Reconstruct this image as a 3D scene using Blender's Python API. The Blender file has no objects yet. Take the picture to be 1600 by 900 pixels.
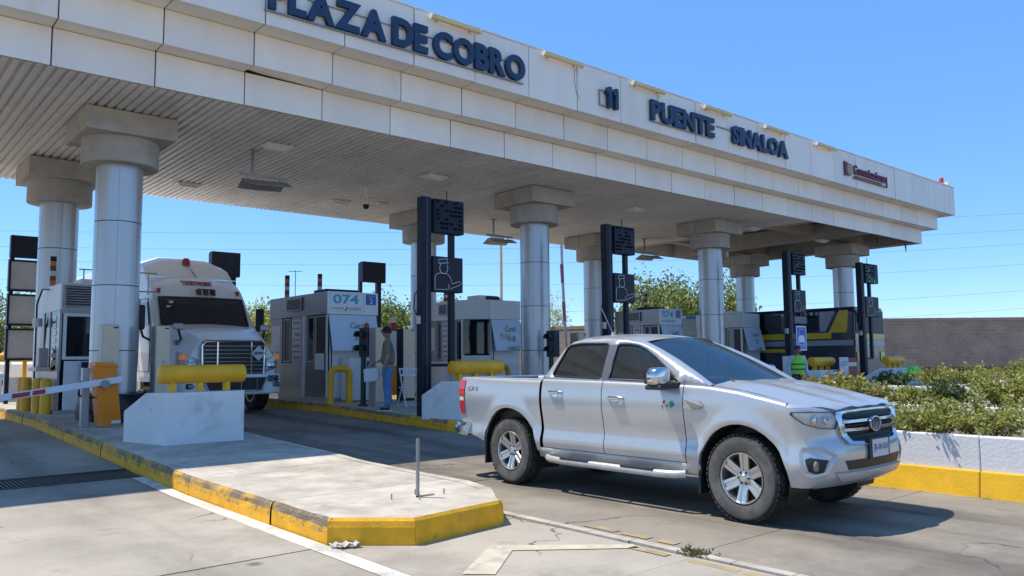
import bpy, bmesh, math, random
import numpy as np
from mathutils import Vector, Matrix
PI = math.pi
random.seed(7); RNG = np.random.default_rng(7)
scene = bpy.context.scene
C = bpy.context.collection

# ---------------------------------------------------------------- camera
cam_d = bpy.data.cameras.new('camera'); cam = bpy.data.objects.new('camera', cam_d); C.objects.link(cam)
cam_d.sensor_width = 36.0; cam_d.lens = 27.986; cam_d.clip_start = .1; cam_d.clip_end = 2000
def _ray(px, py, f=1243.83): return Vector(((px-800)/f, -(py-450)/f, -1.0)).normalized()
_Y = _ray(-275, 570); _X = _ray(2250, 547); _Z = _X.cross(_Y).normalized()
_R = Matrix((_X, _Y, _Z)).to_4x4(); _R.translation = Vector((0, 0, 1.45))
cam.matrix_world = _R
scene.camera = cam

# ---------------------------------------------------------------- sky, sun, exposure
SUN = Vector((-.29, .385, 1.0)).normalized()
elev = math.asin(SUN.z); azim = math.atan2(SUN.x, SUN.y)
w = bpy.data.worlds.new('World'); scene.world = w; w.use_nodes = True
nt = w.node_tree; bg = nt.nodes['Background']
sky = nt.nodes.new('ShaderNodeTexSky'); sky.sky_type = 'NISHITA'; sky.sun_disc = False
sky.sun_elevation = elev; sky.sun_rotation = azim
sky.altitude = 20; sky.air_density = .8; sky.dust_density = 0; sky.ozone_density = 5
hs_ = nt.nodes.new('ShaderNodeHueSaturation'); hs_.inputs['Saturation'].default_value = 1.1; nt.links.new(sky.outputs[0], hs_.inputs['Color'])
mxs = nt.nodes.new('ShaderNodeMix'); mxs.data_type = 'RGBA'; mxs.inputs['Factor'].default_value = .55; nt.links.new(hs_.outputs[0], mxs.inputs['A']); mxs.inputs['B'].default_value = (.58, 1.62, 3.75, 1); nt.links.new(mxs.outputs['Result'], bg.inputs[0]); bg.inputs[1].default_value = .15
sd = bpy.data.lights.new('sun', 'SUN'); sd.energy = 3.3; sd.angle = math.radians(.53); sd.color = (1, .93, .80)
so = bpy.data.objects.new('sun', sd); C.objects.link(so)
so.rotation_euler = SUN.to_track_quat('Z', 'Y').to_euler(); so.location = (0, 0, 40)
vs = scene.view_settings; vs.view_transform = 'Standard'; vs.look = 'None'; vs.gamma = 1; vs.use_curve_mapping = False
vs.exposure = .84
scene.render.engine = 'CYCLES'

# ---------------------------------------------------------------- materials
MATS = {}
def mat(name, col, rough=.6, metal=0.0, var=.12, scale=2.0, bump=0.0, bscale=60, dirt=None, island=0.0, objvar=0.0,
        stretch=(1, 1, 1), coat=0.0, emit=None, trans=0.0, alpha=1.0, spec=.5):
    """procedural Principled material: world-space noise varies the colour, optional dirt patches, bump"""
    if name in MATS: return MATS[name]
    m = bpy.data.materials.new(name); m.use_nodes = True; t = m.node_tree; N = t.nodes; L = t.links
    b = N['Principled BSDF']; b.inputs['Roughness'].default_value = rough; b.inputs['Metallic'].default_value = metal
    b.inputs['Specular IOR Level'].default_value = spec
    if coat: b.inputs['Coat Weight'].default_value = coat; b.inputs['Coat Roughness'].default_value = .04
    if trans: b.inputs['Transmission Weight'].default_value = trans
    if alpha < 1: b.inputs['Alpha'].default_value = alpha
    if emit: b.inputs['Emission Color'].default_value = (*emit[0], 1); b.inputs['Emission Strength'].default_value = emit[1]
    g = N.new('ShaderNodeNewGeometry'); mp = N.new('ShaderNodeMapping'); mp.inputs['Scale'].default_value = stretch
    L.new(g.outputs['Position'], mp.inputs[0])
    n = N.new('ShaderNodeTexNoise'); n.inputs['Scale'].default_value = scale; n.inputs['Detail'].default_value = 6; n.inputs['Roughness'].default_value = .62
    L.new(mp.outputs[0], n.inputs['Vector'])
    mr = N.new('ShaderNodeMapRange'); mr.inputs[1].default_value = .3; mr.inputs[2].default_value = .7
    mr.inputs[3].default_value = 1-var; mr.inputs[4].default_value = 1+var; L.new(n.outputs[0], mr.inputs[0])
    val = mr.outputs[0]
    def mul(a, bb):
        q = N.new('ShaderNodeMath'); q.operation = 'MULTIPLY'; L.new(a, q.inputs[0]); L.new(bb, q.inputs[1]); return q.outputs[0]
    def rng(src, amt):
        q = N.new('ShaderNodeMapRange'); q.inputs[3].default_value = 1-amt; q.inputs[4].default_value = 1+amt; L.new(src, q.inputs[0]); return q.outputs[0]
    if island: val = mul(val, rng(g.outputs['Random Per Island'], island))
    if objvar:
        oi = N.new('ShaderNodeObjectInfo'); val = mul(val, rng(oi.outputs['Random'], objvar))
    mx = N.new('ShaderNodeVectorMath'); mx.operation = 'SCALE'; mx.inputs[0].default_value = col; L.new(val, mx.inputs['Scale'])
    out = mx.outputs[0]
    if dirt:
        for k, (dc, thr, dsc, amt) in enumerate(dirt if isinstance(dirt, list) else [dirt]):
            dn = N.new('ShaderNodeTexNoise'); dn.inputs['Scale'].default_value = dsc; dn.inputs['Detail'].default_value = 9; dn.inputs['Roughness'].default_value = .68
            ad = N.new('ShaderNodeVectorMath'); ad.inputs[1].default_value = (3.1*k+1.7, 5.2*k, 9.4*k); L.new(mp.outputs[0], ad.inputs[0]); L.new(ad.outputs[0], dn.inputs['Vector'])
            dr = N.new('ShaderNodeMapRange'); dr.inputs[1].default_value = thr; dr.inputs[2].default_value = thr+.16; dr.inputs[4].default_value = amt
            L.new(dn.outputs[0], dr.inputs[0])
            mi = N.new('ShaderNodeMix'); mi.data_type = 'RGBA'; L.new(dr.outputs[0], mi.inputs['Factor'])
            L.new(out, mi.inputs['A']); mi.inputs['B'].default_value = (*dc, 1); out = mi.outputs['Result']
    L.new(out, b.inputs['Base Color'])
    if bump:
        bn = N.new('ShaderNodeTexNoise'); bn.inputs['Scale'].default_value = bscale; bn.inputs['Detail'].default_value = 5; L.new(mp.outputs[0], bn.inputs['Vector'])
        bp = N.new('ShaderNodeBump'); bp.inputs['Strength'].default_value = bump; bp.inputs['Distance'].default_value = .01; L.new(bn.outputs[0], bp.inputs['Height'])
        L.new(bp.outputs[0], b.inputs['Normal'])
    MATS[name] = m; return m

def glass_mat(name, tint, clear=.4, rough=.03, ior=1.75):
    """tinted pane: part clear, part dark reflecting glass"""
    if name in MATS: return MATS[name]
    m = bpy.data.materials.new(name); m.use_nodes = True; t = m.node_tree; N = t.nodes; L = t.links
    b = N['Principled BSDF']; b.inputs['Base Color'].default_value = (*tint, 1); b.inputs['Roughness'].default_value = rough; b.inputs['IOR'].default_value = ior
    n = N.new('ShaderNodeTexNoise'); n.inputs['Scale'].default_value = 1.3; g = N.new('ShaderNodeNewGeometry'); L.new(g.outputs['Position'], n.inputs['Vector'])
    bp = N.new('ShaderNodeBump'); bp.inputs['Strength'].default_value = .05; bp.inputs['Distance'].default_value = .02; L.new(n.outputs[0], bp.inputs['Height']); L.new(bp.outputs[0], b.inputs['Normal'])
    tr = N.new('ShaderNodeBsdfTransparent'); tr.inputs[0].default_value = (min(1, tint[0]*2+.55), min(1, tint[1]*2+.6), min(1, tint[2]*2+.62), 1)
    mi = N.new('ShaderNodeMixShader'); mi.inputs[0].default_value = clear
    L.new(b.outputs[0], mi.inputs[1]); L.new(tr.outputs[0], mi.inputs[2]); L.new(mi.outputs[0], N['Material Output'].inputs[0])
    MATS[name] = m; return m

# ---------------------------------------------------------------- mesh builder
class MB:
    def __init__(s): s.v = []; s.f = []; s.m = []; s.mi = 0
    def add(s, vs_, fs):
        o = len(s.v); s.v += [tuple(p) for p in vs_]; s.f += [tuple(i+o for i in q) for q in fs]; s.m += [s.mi]*len(fs); return s
    def box(s, x0, x1, y0, y1, z0, z1):
        return s.add([(x0,y0,z0),(x1,y0,z0),(x1,y1,z0),(x0,y1,z0),(x0,y0,z1),(x1,y0,z1),(x1,y1,z1),(x0,y1,z1)],
                     [(0,3,2,1),(4,5,6,7),(0,1,5,4),(1,2,6,5),(2,3,7,6),(3,0,4,7)])
    def hexa(s, p): return s.add(p, [(0,3,2,1),(4,5,6,7),(0,1,5,4),(1,2,6,5),(2,3,7,6),(3,0,4,7)])
    def prism(s, poly, a, b, ax='z'):
        n = len(poly); f = {'z': lambda p, t: (p[0], p[1], t), 'y': lambda p, t: (p[0], t, p[1]), 'x': lambda p, t: (t, p[0], p[1])}[ax]
        return s.add([f(p, a) for p in poly]+[f(p, b) for p in poly],
                     [tuple(range(n))[::-1], tuple(range(n, 2*n))]+[(i, (i+1) % n, n+(i+1) % n, n+i) for i in range(n)])
    def cyl(s, p0, p1, r0, r1=None, n=12, caps=True):
        r1 = r0 if r1 is None else r1; p0 = Vector(p0); p1 = Vector(p1); d = (p1-p0).normalized()
        a = d.orthogonal().normalized(); b = d.cross(a)
        ring = lambda c, r: [tuple(c+a*(r*math.cos(2*PI*i/n))+b*(r*math.sin(2*PI*i/n))) for i in range(n)]
        fs = [(i, (i+1) % n, n+(i+1) % n, n+i) for i in range(n)]
        if caps: fs += [tuple(range(n))[::-1], tuple(range(n, 2*n))]
        return s.add(ring(p0, r0)+ring(p1, r1), fs)
    def tube(s, pts, r, n=8, closed=False):
        pts = [Vector(p) for p in pts]; N = len(pts); rs = r if isinstance(r, (list, tuple)) else [r]*N
        V = []; up = None
        for i, p in enumerate(pts):
            a = pts[i-1] if (i or closed) else p; b = pts[(i+1) % N] if (i < N-1 or closed) else p
            d = (b-a).normalized()
            if up is None: up = d.orthogonal().normalized()
            up = (up-d*up.dot(d)).normalized() if (up-d*up.dot(d)).length > 1e-5 else d.orthogonal().normalized()
            w_ = d.cross(up)
            V += [tuple(p+up*(rs[i]*math.cos(2*PI*k/n))+w_*(rs[i]*math.sin(2*PI*k/n))) for k in range(n)]
        F = []
        for i in range(N if closed else N-1):
            j = (i+1) % N
            F += [(i*n+k, i*n+(k+1) % n, j*n+(k+1) % n, j*n+k) for k in range(n)]
        if not closed: F += [tuple(range(n))[::-1], tuple((N-1)*n+k for k in range(n))]
        return s.add(V, F)
    def lathe(s, prof, c, axis='z', n=32):
        """prof: list of (radius, height); closed ends when radius 0"""
        V = []
        for r, h in prof:
            for i in range(n):
                a = 2*PI*i/n; q = (r*math.cos(a), r*math.sin(a))
                V.append({'z': (c[0]+q[0], c[1]+q[1], c[2]+h), 'y': (c[0]+q[0], c[1]+h, c[2]+q[1]), 'x': (c[0]+h, c[1]+q[0], c[2]+q[1])}[axis])
        F = [(j*n+i, j*n+(i+1) % n, (j+1)*n+(i+1) % n, (j+1)*n+i) for j in range(len(prof)-1) for i in range(n)]
        return s.add(V, F)
    def grid(s, fn, us, vs_, closed_u=False):
        V = [tuple(fn(u, v)) for u in us for v in vs_]; nu, nv = len(us), len(vs_)
        F = []
        for i in range(nu if closed_u else nu-1):
            j = (i+1) % nu
            for k in range(nv-1): F.append((i*nv+k, j*nv+k, j*nv+k+1, i*nv+k+1))
        return s.add(V, F)
    def poly(s, pts): return s.add(pts, [tuple(range(len(pts)))])
    def build(s, name, m, parent=None, smooth=False, bevel=0, solid=0, loc=None, fixn=True, subd=0, segs=2, angle=35):
        me = bpy.data.meshes.new(name); me.from_pydata(s.v, [], s.f)
        ms = m if isinstance(m, (list, tuple)) else [m]
        for q in ms: me.materials.append(q)
        if len(ms) > 1: me.polygons.foreach_set('material_index', s.m)
        if fixn:
            bm = bmesh.new(); bm.from_mesh(me); bmesh.ops.remove_doubles(bm, verts=bm.verts, dist=1e-5)
            bmesh.ops.recalc_face_normals(bm, faces=bm.faces); bm.to_mesh(me); bm.free()
        return mesh_obj(name, me, parent, smooth, bevel, solid, loc, subd, segs, angle)
def mesh_obj(name, me, parent=None, smooth=False, bevel=0, solid=0, loc=None, subd=0, segs=2, angle=35):
    if smooth:
        me.polygons.foreach_set('use_smooth', [True]*len(me.polygons))
        try: me.set_sharp_from_angle(angle=math.radians(angle))
        except Exception: pass
    o = bpy.data.objects.new(name, me); C.objects.link(o)
    if parent is not None: o.parent = parent
    if loc: o.location = loc
    if solid:
        q = o.modifiers.new('solid', 'SOLIDIFY'); q.thickness = solid; q.offset = -1
    if subd:
        q = o.modifiers.new('sub', 'SUBSURF'); q.levels = subd; q.render_levels = subd
    if bevel:
        q = o.modifiers.new('bevel', 'BEVEL'); q.width = bevel; q.segments = segs; q.limit_method = 'ANGLE'; q.angle_limit = math.radians(38); q.harden_normals = False
    return o
def tag(o, label, cat, group=None, kind=None):
    if label: o['label'] = label
    if cat: o['category'] = cat
    if group: o['group'] = group
    if kind: o['kind'] = kind
    return o
def thing(name, label, cat, loc=(0, 0, 0), rz=0, group=None):
    o = bpy.data.objects.new(name, None); C.objects.link(o); o.location = loc; o.rotation_euler = (0, 0, rz); o.empty_display_size = .2
    return tag(o, label, cat, group)
def struct(o): o['kind'] = 'structure'; return o
def copy_tree(o, parent=None):
    c = o.copy(); C.objects.link(c); c.parent = parent
    for ch in list(o.children): copy_tree(ch, c)
    return c
def inst(src, name, parent, loc, rot=None, scale=None):
    o = bpy.data.objects.new(name, src.data); C.objects.link(o); o.parent = parent; o.location = loc
    for md in src.modifiers:
        q = o.modifiers.new(md.name, md.type)
        for k in ('width', 'segments', 'limit_method', 'angle_limit', 'thickness', 'offset'):
            if hasattr(md, k) and hasattr(q, k): setattr(q, k, getattr(md, k))
    if rot: o.rotation_euler = rot
    if scale: o.scale = scale
    return o
def text_mesh(txt, size=1.0, extrude=.02, offset=0.0, spacing=1.0, align='LEFT'):
    """flat or extruded lettering as a mesh in the XY plane"""
    cu = bpy.data.curves.new('t', 'FONT'); cu.body = txt; cu.size = size; cu.extrude = extrude; cu.offset = offset; cu.space_character = spacing; cu.align_x = align
    cu.resolution_u = 4
    o = bpy.data.objects.new('t', cu); C.objects.link(o); dg = bpy.context.evaluated_depsgraph_get()
    me = bpy.data.meshes.new_from_object(o.evaluated_get(dg)); bpy.data.objects.remove(o); bpy.data.curves.remove(cu); return me
def lettering(name, txt, m, parent, x0, x1, y, z0, z1, facing='-y', extrude=.002, offset=0.0, bold=0):
    """text stretched to fill x0..x1 by z0..z1 on a wall facing -y (x0..x1 are x) or -x (x0..x1 are y, x1<x0 reads left to right)"""
    me = text_mesh(txt, 1.0, 1.0, offset); co = np.empty(len(me.vertices)*3, 'f'); me.vertices.foreach_get('co', co); co = co.reshape(-1, 3)
    lo, hi = co.min(0), co.max(0); u = (co-lo)/np.maximum(hi-lo, 1e-6)
    P = np.empty_like(co); a = x0+(x1-x0)*u[:, 0]; d = y-extrude*u[:, 2]
    if facing == '-y': P[:, 0] = a; P[:, 1] = d
    else: P[:, 1] = a; P[:, 0] = d
    P[:, 2] = z0+(z1-z0)*u[:, 1]
    me.vertices.foreach_set('co', P.ravel()); me.update(); me.name = name; me.materials.clear(); me.materials.append(m)
    bm = bmesh.new(); bm.from_mesh(me); bmesh.ops.recalc_face_normals(bm, faces=bm.faces); bm.to_mesh(me); bm.free()
    return mesh_obj(name, me, parent)

# ---------------------------------------------------------------- colours
CONC = dict(bump=.35, bscale=90)
def pave(name, col, dark, tracks, lane_c, cold):
    """broomed concrete: blotches, grooves across the lane, tyre wear along it, fine cracks and oil spots"""
    m = bpy.data.materials.new(name); m.use_nodes = True; t = m.node_tree; N = t.nodes; L = t.links; b = N['Principled BSDF']; b.inputs['Roughness'].default_value = .86
    g = N.new('ShaderNodeNewGeometry'); pos = g.outputs['Position']
    def noise(scale, det=6, st=(1,1,1), off=(0,0,0), rough=.62):
        mp = N.new('ShaderNodeMapping'); mp.inputs['Scale'].default_value = st; mp.inputs['Location'].default_value = off; L.new(pos, mp.inputs[0])
        n = N.new('ShaderNodeTexNoise'); n.inputs['Scale'].default_value = scale; n.inputs['Detail'].default_value = det; n.inputs['Roughness'].default_value = rough; L.new(mp.outputs[0], n.inputs['Vector']); return n.outputs[0]
    def ramp(src, a, b_, lo=0.0, hi=1.0):
        r = N.new('ShaderNodeMapRange'); r.inputs[1].default_value = a; r.inputs[2].default_value = b_; r.inputs[3].default_value = lo; r.inputs[4].default_value = hi; L.new(src, r.inputs[0]); return r.outputs[0]
    def op(k, a, bb):
        q = N.new('ShaderNodeMath'); q.operation = k
        for i_, v in enumerate((a, bb)):
            if v is None: continue
            if isinstance(v, (int, float)): q.inputs[i_].default_value = v
            else: L.new(v, q.inputs[i_])
        return q.outputs[0]
    def mixc(f, A, B):
        q = N.new('ShaderNodeMix'); q.data_type = 'RGBA'; L.new(f, q.inputs['Factor'])
        for k, v in (('A', A), ('B', B)):
            if isinstance(v, tuple): q.inputs[k].default_value = (*v, 1)
            else: L.new(v, q.inputs[k])
        return q.outputs['Result']
    c = mixc(ramp(noise(.9, 8), .32, .68), tuple(x*.86 for x in col), tuple(x*1.14 for x in col))
    c = mixc(op('MULTIPLY', ramp(noise(.33, 7, off=(7,3,0), rough=.7), .46, .64), .75), c, dark)
    c = mixc(op('MULTIPLY', ramp(noise(3.2, 10, off=(2,9,0), rough=.75), .56, .74), .55), c, tuple(x*.8 for x in dark))
    c = mixc(op('MULTIPLY', ramp(noise(55, 3), .58, .72), .6), c, tuple(x*1.35 for x in col))
    sp = N.new('ShaderNodeSeparateXYZ'); L.new(pos, sp.inputs[0])
    for tx, wd, amt in tracks:
        d = op('ABSOLUTE', op('SUBTRACT', op('ADD', sp.outputs[0], op('MULTIPLY', op('SUBTRACT', noise(.25, 2), .5), .7)), tx), None)
        f = op('MULTIPLY', ramp(d, wd, wd*.25), op('MULTIPLY', ramp(noise(1.6, 7, (1.5,.22,1), (1,5,0)), .36, .66), amt)); c = mixc(f, c, tuple(x*.55 for x in dark))
    vo = N.new('ShaderNodeTexVoronoi'); vo.feature = 'F1'; vo.inputs['Scale'].default_value = 1.1; L.new(pos, vo.inputs['Vector']); c = mixc(op('MULTIPLY', ramp(vo.outputs['Distance'], .085, .03), .75), c, tuple(x*.3 for x in dark))
    ve = N.new('ShaderNodeTexVoronoi'); ve.feature = 'DISTANCE_TO_EDGE'; ve.inputs['Scale'].default_value = .34; mpv = N.new('ShaderNodeVectorMath'); nv = N.new('ShaderNodeTexNoise'); nv.inputs['Scale'].default_value = 2.5; nv.inputs['Detail'].default_value = 6; L.new(pos, nv.inputs['Vector'])
    sc = N.new('ShaderNodeVectorMath'); sc.operation = 'SCALE'; sc.inputs['Scale'].default_value = .55; L.new(nv.outputs['Color'], sc.inputs[0]); L.new(pos, mpv.inputs[0]); L.new(sc.outputs[0], mpv.inputs[1]); L.new(mpv.outputs[0], ve.inputs['Vector'])
    crack = op('MULTIPLY', ramp(ve.outputs[0], .006, .001), ramp(noise(.5, 2, off=(4,4,4)), .50, .60)); c = mixc(op('MULTIPLY', crack, .85), c, tuple(x*.25 for x in dark))
    oi = N.new('ShaderNodeObjectInfo'); vm = N.new('ShaderNodeVectorMath'); vm.operation = 'SCALE'; L.new(c, vm.inputs[0]); L.new(ramp(oi.outputs['Random'], 0, 1, .92, 1.07), vm.inputs['Scale']); L.new(vm.outputs[0], b.inputs['Base Color'])
    hgt = op('ADD', op('MULTIPLY', noise(14, 3, (.25,7,1)), .7), op('MULTIPLY', noise(90, 4), .6)); hgt = op('SUBTRACT', hgt, op('MULTIPLY', crack, 1.5))
    bp = N.new('ShaderNodeBump'); bp.inputs['Strength'].default_value = .5; bp.inputs['Distance'].default_value = .008; L.new(hgt, bp.inputs['Height']); L.new(bp.outputs[0], b.inputs['Normal']); MATS[name] = m; return m
M_conc_l = pave('concrete_light_broomed', (.345,.306,.248), (.185,.16,.128), [(.2,.55,.6),(2.1,.4,.45)], 1, 0)
M_conc_d = pave('concrete_lane_worn', (.235,.203,.162), (.095,.083,.068), [(6.15,.5,.9),(7.75,.5,.9),(6.95,.25,.55)], 7, 0)
M_conc_i = mat('concrete_island_pale', (.45,.40,.33), .88, var=.26, scale=2.6, objvar=.07, dirt=[((.25,.215,.17),.52,1.1,.6),((.68,.62,.53),.58,6,.6),((.14,.12,.10),.68,9,.7)], **CONC)
M_joint = mat('joint_dark', (.07,.065,.06), .95)
M_dirt = mat('dry_earth', (.27,.215,.155), .95, var=.25, scale=.25, bump=.5, bscale=8)
M_white = mat('panel_white', (.86,.79,.69), .45, var=.06, scale=.9, objvar=.05, stretch=(1.6,1.6,.5), dirt=[((.55,.45,.33),.60,1.6,.35),((.40,.32,.24),.66,5,.45)])
M_ceil = mat('ceiling_slat_metal', (.76,.725,.675), .5, var=.10, scale=.7, objvar=.06, dirt=((.42,.35,.28),.56,1.4,.5))
M_ccol = mat('capital_concrete', (.43,.395,.345), .85, var=.16, scale=3, bump=.3, bscale=60, dirt=((.24,.22,.20),.56,2.2,.5))
M_colm = mat('column_cladding', (.50,.51,.515), .30, metal=.45, var=.05, scale=1.1, objvar=.03, stretch=(3,3,.25), dirt=((.36,.37,.38),.60,1.5,.35))
M_dark = mat('dark_void', (.035,.032,.03), .9)
M_navy = mat('letter_navy', (.014,.038,.095), .4, var=.2, scale=4)
M_black = mat('sign_black', (.010,.014,.024), .45, var=.25, scale=3, spec=.25)
M_steel = mat('steel_grey', (.33,.33,.33), .35, metal=.8, var=.12, scale=5)
M_alum = mat('booth_aluminium', (.36,.35,.335), .36, metal=.4, var=.10, scale=1.8, dirt=((.33,.33,.33),.58,2.5,.4))
M_boothw = mat('booth_white', (.70,.69,.67), .45, var=.06, scale=1.5, dirt=((.45,.45,.44),.62,2.5,.35))
M_yel = mat('yellow_paint', (.82,.40,.004), .45, var=.14, scale=3, dirt=[((.45,.26,.03),.58,3,.6),((.10,.08,.06),.66,9,.8)], bump=.12, bscale=40)
M_kerby = mat('kerb_yellow', (.80,.39,.008), .7, var=.18, scale=5, bump=.4, bscale=50, dirt=[((.42,.26,.05),.56,2.5,.7),((.14,.11,.07),.64,6,.8)])
M_kerbw = mat('kerb_yellow_worn', (.64,.35,.04), .85, var=.25, scale=5, bump=.9, bscale=30, dirt=[((.14,.12,.092),.38,2.0,.93),((.34,.29,.22),.54,8,.85)])
M_kerbm = mat('kerb_yellow_half_worn', (.72,.37,.02), .8, var=.22, scale=5, bump=.7, bscale=40, dirt=[((.16,.135,.10),.50,9,.92),((.34,.29,.22),.60,5,.7)])
M_orange = mat('orange_paint', (.82,.22,.0), .42, var=.1, scale=3)
M_barr = mat('barrier_whitewash', (.74,.72,.68), .8, var=.07, scale=2.5, bump=.3, bscale=25, dirt=[((.45,.43,.40),.53,1.8,.6),((.18,.165,.15),.62,6,.75)])
M_arrow = mat('arrow_paint_worn', (.50,.44,.33), .8, var=.15, scale=5, dirt=[((.31,.27,.22),.50,5,.85)])
M_paintw = mat('road_paint_white', (.60,.57,.51), .75, var=.15, scale=4, dirt=[((.33,.29,.24),.50,2.4,.8),((.26,.23,.19),.56,14,.8)])
M_painty = mat('road_paint_yellow', (.37,.27,.12), .75, var=.2, scale=4, dirt=((.24,.205,.165),.44,7,.95))
M_gblk = glass_mat('booth_glass', (.015,.018,.022), .35)
M_paper = mat('paper_notice', (.62,.62,.62), .7, var=.08, scale=20)
M_redp = mat('red_paint', (.45,.03,.025), .5)
M_lgrey = mat('light_grey_text', (.25,.28,.32), .6)
M_cyan = mat('cyan_print', (.06,.42,.66), .5)
M_blue = mat('blue_print', (.045,.12,.48), .5)
M_tan = mat('machine_beige', (.68,.53,.35), .45, var=.06, scale=3)
M_mach = mat('machine_grey', (.36,.35,.33), .45, metal=.3, var=.1, scale=3)
M_lens = mat('lamp_lens', (.80,.78,.72), .3)
M_tube = mat('tube_housing_cream', (.74,.58,.30), .5, var=.1, scale=3)
M_green_led = mat('green_led', (.02,.5,.12), .4, emit=((.05,.9,.25), .25))
M_outl = mat('outline_white', (.62,.62,.60), .5)

# ---------------------------------------------------------------- ground
def zg(y): return min(max((y-9)*.027, 0), .23)
gy = [-400, -60, 8.9, 9.0, 17.5, 60, 900]
g = MB(); xs = [-500, -40, 60, 900]
g.grid(lambda u, v: (u, v, zg(v)-.035), xs, gy)
struct(g.build('ground', M_dirt))
pav = struct(MB().grid(lambda u, v: (u, v, zg(v)-.02), [-9, 60], [-14, 8.9, 9.0, 17.5, 34, 48]).build('pavement_base', M_joint))
def slab(x0, x1, y0, y1, m, parent=pav, dz=0.0, name='slab'):
    ys = [y0]+[t for t in (9.0, 17.5) if y0+.05 < t < y1-.05]+[y1]
    b = MB(); n = len(ys); V = []
    tw = random.uniform(-.0025, .0025)
    for y in ys:
        z = zg(y)+dz+tw
        V += [(x0, y, z), (x1, y, z), (x0, y, z-.03), (x1, y, z-.03)]
    F = []
    for i in range(n-1):
        a = 4*i; c = a+4
        F += [(a, a+1, c+1, c), (a+2, c+2, c+3, a+3), (a, c, c+2, a+2), (a+1, a+3, c+3, c+1)]
    F += [(0, 2, 3, 1), (4*n-4, 4*n-3, 4*n-1, 4*n-2)]
    b.add(V, F); return b.build(name, m, parent)
def slabs(x0, x1, ys, m, gap=.014):
    for a, b_ in zip(ys, ys[1:]): slab(x0+gap/2, x1-gap/2, a+gap/2, b_-gap/2, m)
slabs(-8.5, -4.6, [-12, -8, -4.4, -.8, 2.2, 5.78, 8.14, 10.56], M_conc_l); slabs(-4.6, -.75, [-12, -8, -4.4, -.8, 2.2, 5.78, 8.14, 10.56], M_conc_l)
slabs(-.75, 3.07, [-12, -8, -4.4, -.8, 1.4, 3.45, 5.78, 8.14, 10.56], M_conc_l)
for x0, x1 in ((-8.5, -4.6), (-4.6, -.75), (-.75, 3.07)): slabs(x0, x1, [11.36, 12.45, 16.5, 20.5, 26, 31, 36, 41, 46], M_conc_l)
slabs(3.07, 4.86, [-12, -8, -4.4, -.9, 1.5, 3.64, 6.4], M_conc_l)
slabs(4.98, 9.0, [-12, -8, -4.4, -.4, 3.72, 7.6, 11.4, 15.2, 19, 23, 28, 34, 40, 46], M_conc_d)
slabs(9.0, 13.9, [6.6, 10.2, 12.0], M_conc_d); slabs(11.2, 13.9, [-12, -6, -2, 2, 6.6], M_conc_d); slabs(11.2, 13.9, [12, 16, 20, 25, 30, 36, 42], M_conc_d)
slabs(16.05, 18.8, [-12, -6, -2, 2, 6.6, 10.2, 14, 18, 22, 28, 34], M_conc_d); slabs(18.8, 21.6, [-12, -6, -2, 2, 6.6, 10.2, 14, 18, 22, 28, 34], M_conc_d)
slabs(24.1, 27.0, [-12, -4, 2, 8, 14, 20, 26, 32], M_conc_d); slabs(28.95, 34, [-12, -4, 2, 8, 14, 20, 26, 32], M_conc_d)
# pale concrete strip between the two pavings
st = MB()
ys = [6.6+(-12-6.6)*i/40 for i in range(41)]
for a, b_ in zip(ys, ys[1:]):
    j = random.uniform(-.008, .008); st.box(4.875+j, 4.965+j, b_+.004, a-.004, -.03, .012)
struct(st.build('concrete_strip', M_conc_i))
# painted markings
def mark(name, poly, m, z=.004):
    o = MB().poly([(x, y, zg(y)+z) for x, y in poly]).build(name, m, None, fixn=False); return struct(o)
mark('white_line', [(2.91,-12),(3.06,-12),(3.06,9.0),(2.91,9.0)], M_paintw); mark('white_line', [(2.91,9.0),(3.06,9.0),(3.06,10.5),(2.91,10.5)], M_paintw)
mark('white_arrow_marking', [(3.34,4.42),(3.50,4.26),(4.02,4.69),(4.78,4.09),(4.84,4.2),(4.00,4.93)], M_arrow)
for a, b_ in ((4.95,4.6),(4.52,4.25),(4.15,3.98)): mark('yellow_dash', [(5.05,a),(5.15,a),(5.15,b_),(5.05,b_)], M_painty)
for a, b_ in ((4.15,3.8),(3.6,3.2),(3.15,2.6),(2.5,2.0)): mark('yellow_dash', [(4.72,a),(4.80,a),(4.80,b_),(4.72,b_)], M_painty)
# drain
dr = thing('drain_grate', 'long dark steel slot drain across the shaded left lane', 'drain', (0, 0, 0))
MB().box(-8.4, 3.07, 10.58, 11.34, -.10, -.06).build('drain_channel', M_dark, dr)
dm = mat('drain_steel', (.09,.085,.08), .5, metal=.6)
for y in (10.60, 11.30): MB().box(-8.4, 3.05, y-.022, y+.022, -.06, zg(y)+.004).build('frame_rail', dm, dr)
bar = MB().box(-.011, .011, 10.63, 11.27, -.02, .05).build('grate_bar', dm, dr, loc=(3.0, 0, 0))
for i in range(1, 110): inst(bar, 'grate_bar', dr, (3.0-i*.045, 0, 0))
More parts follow.
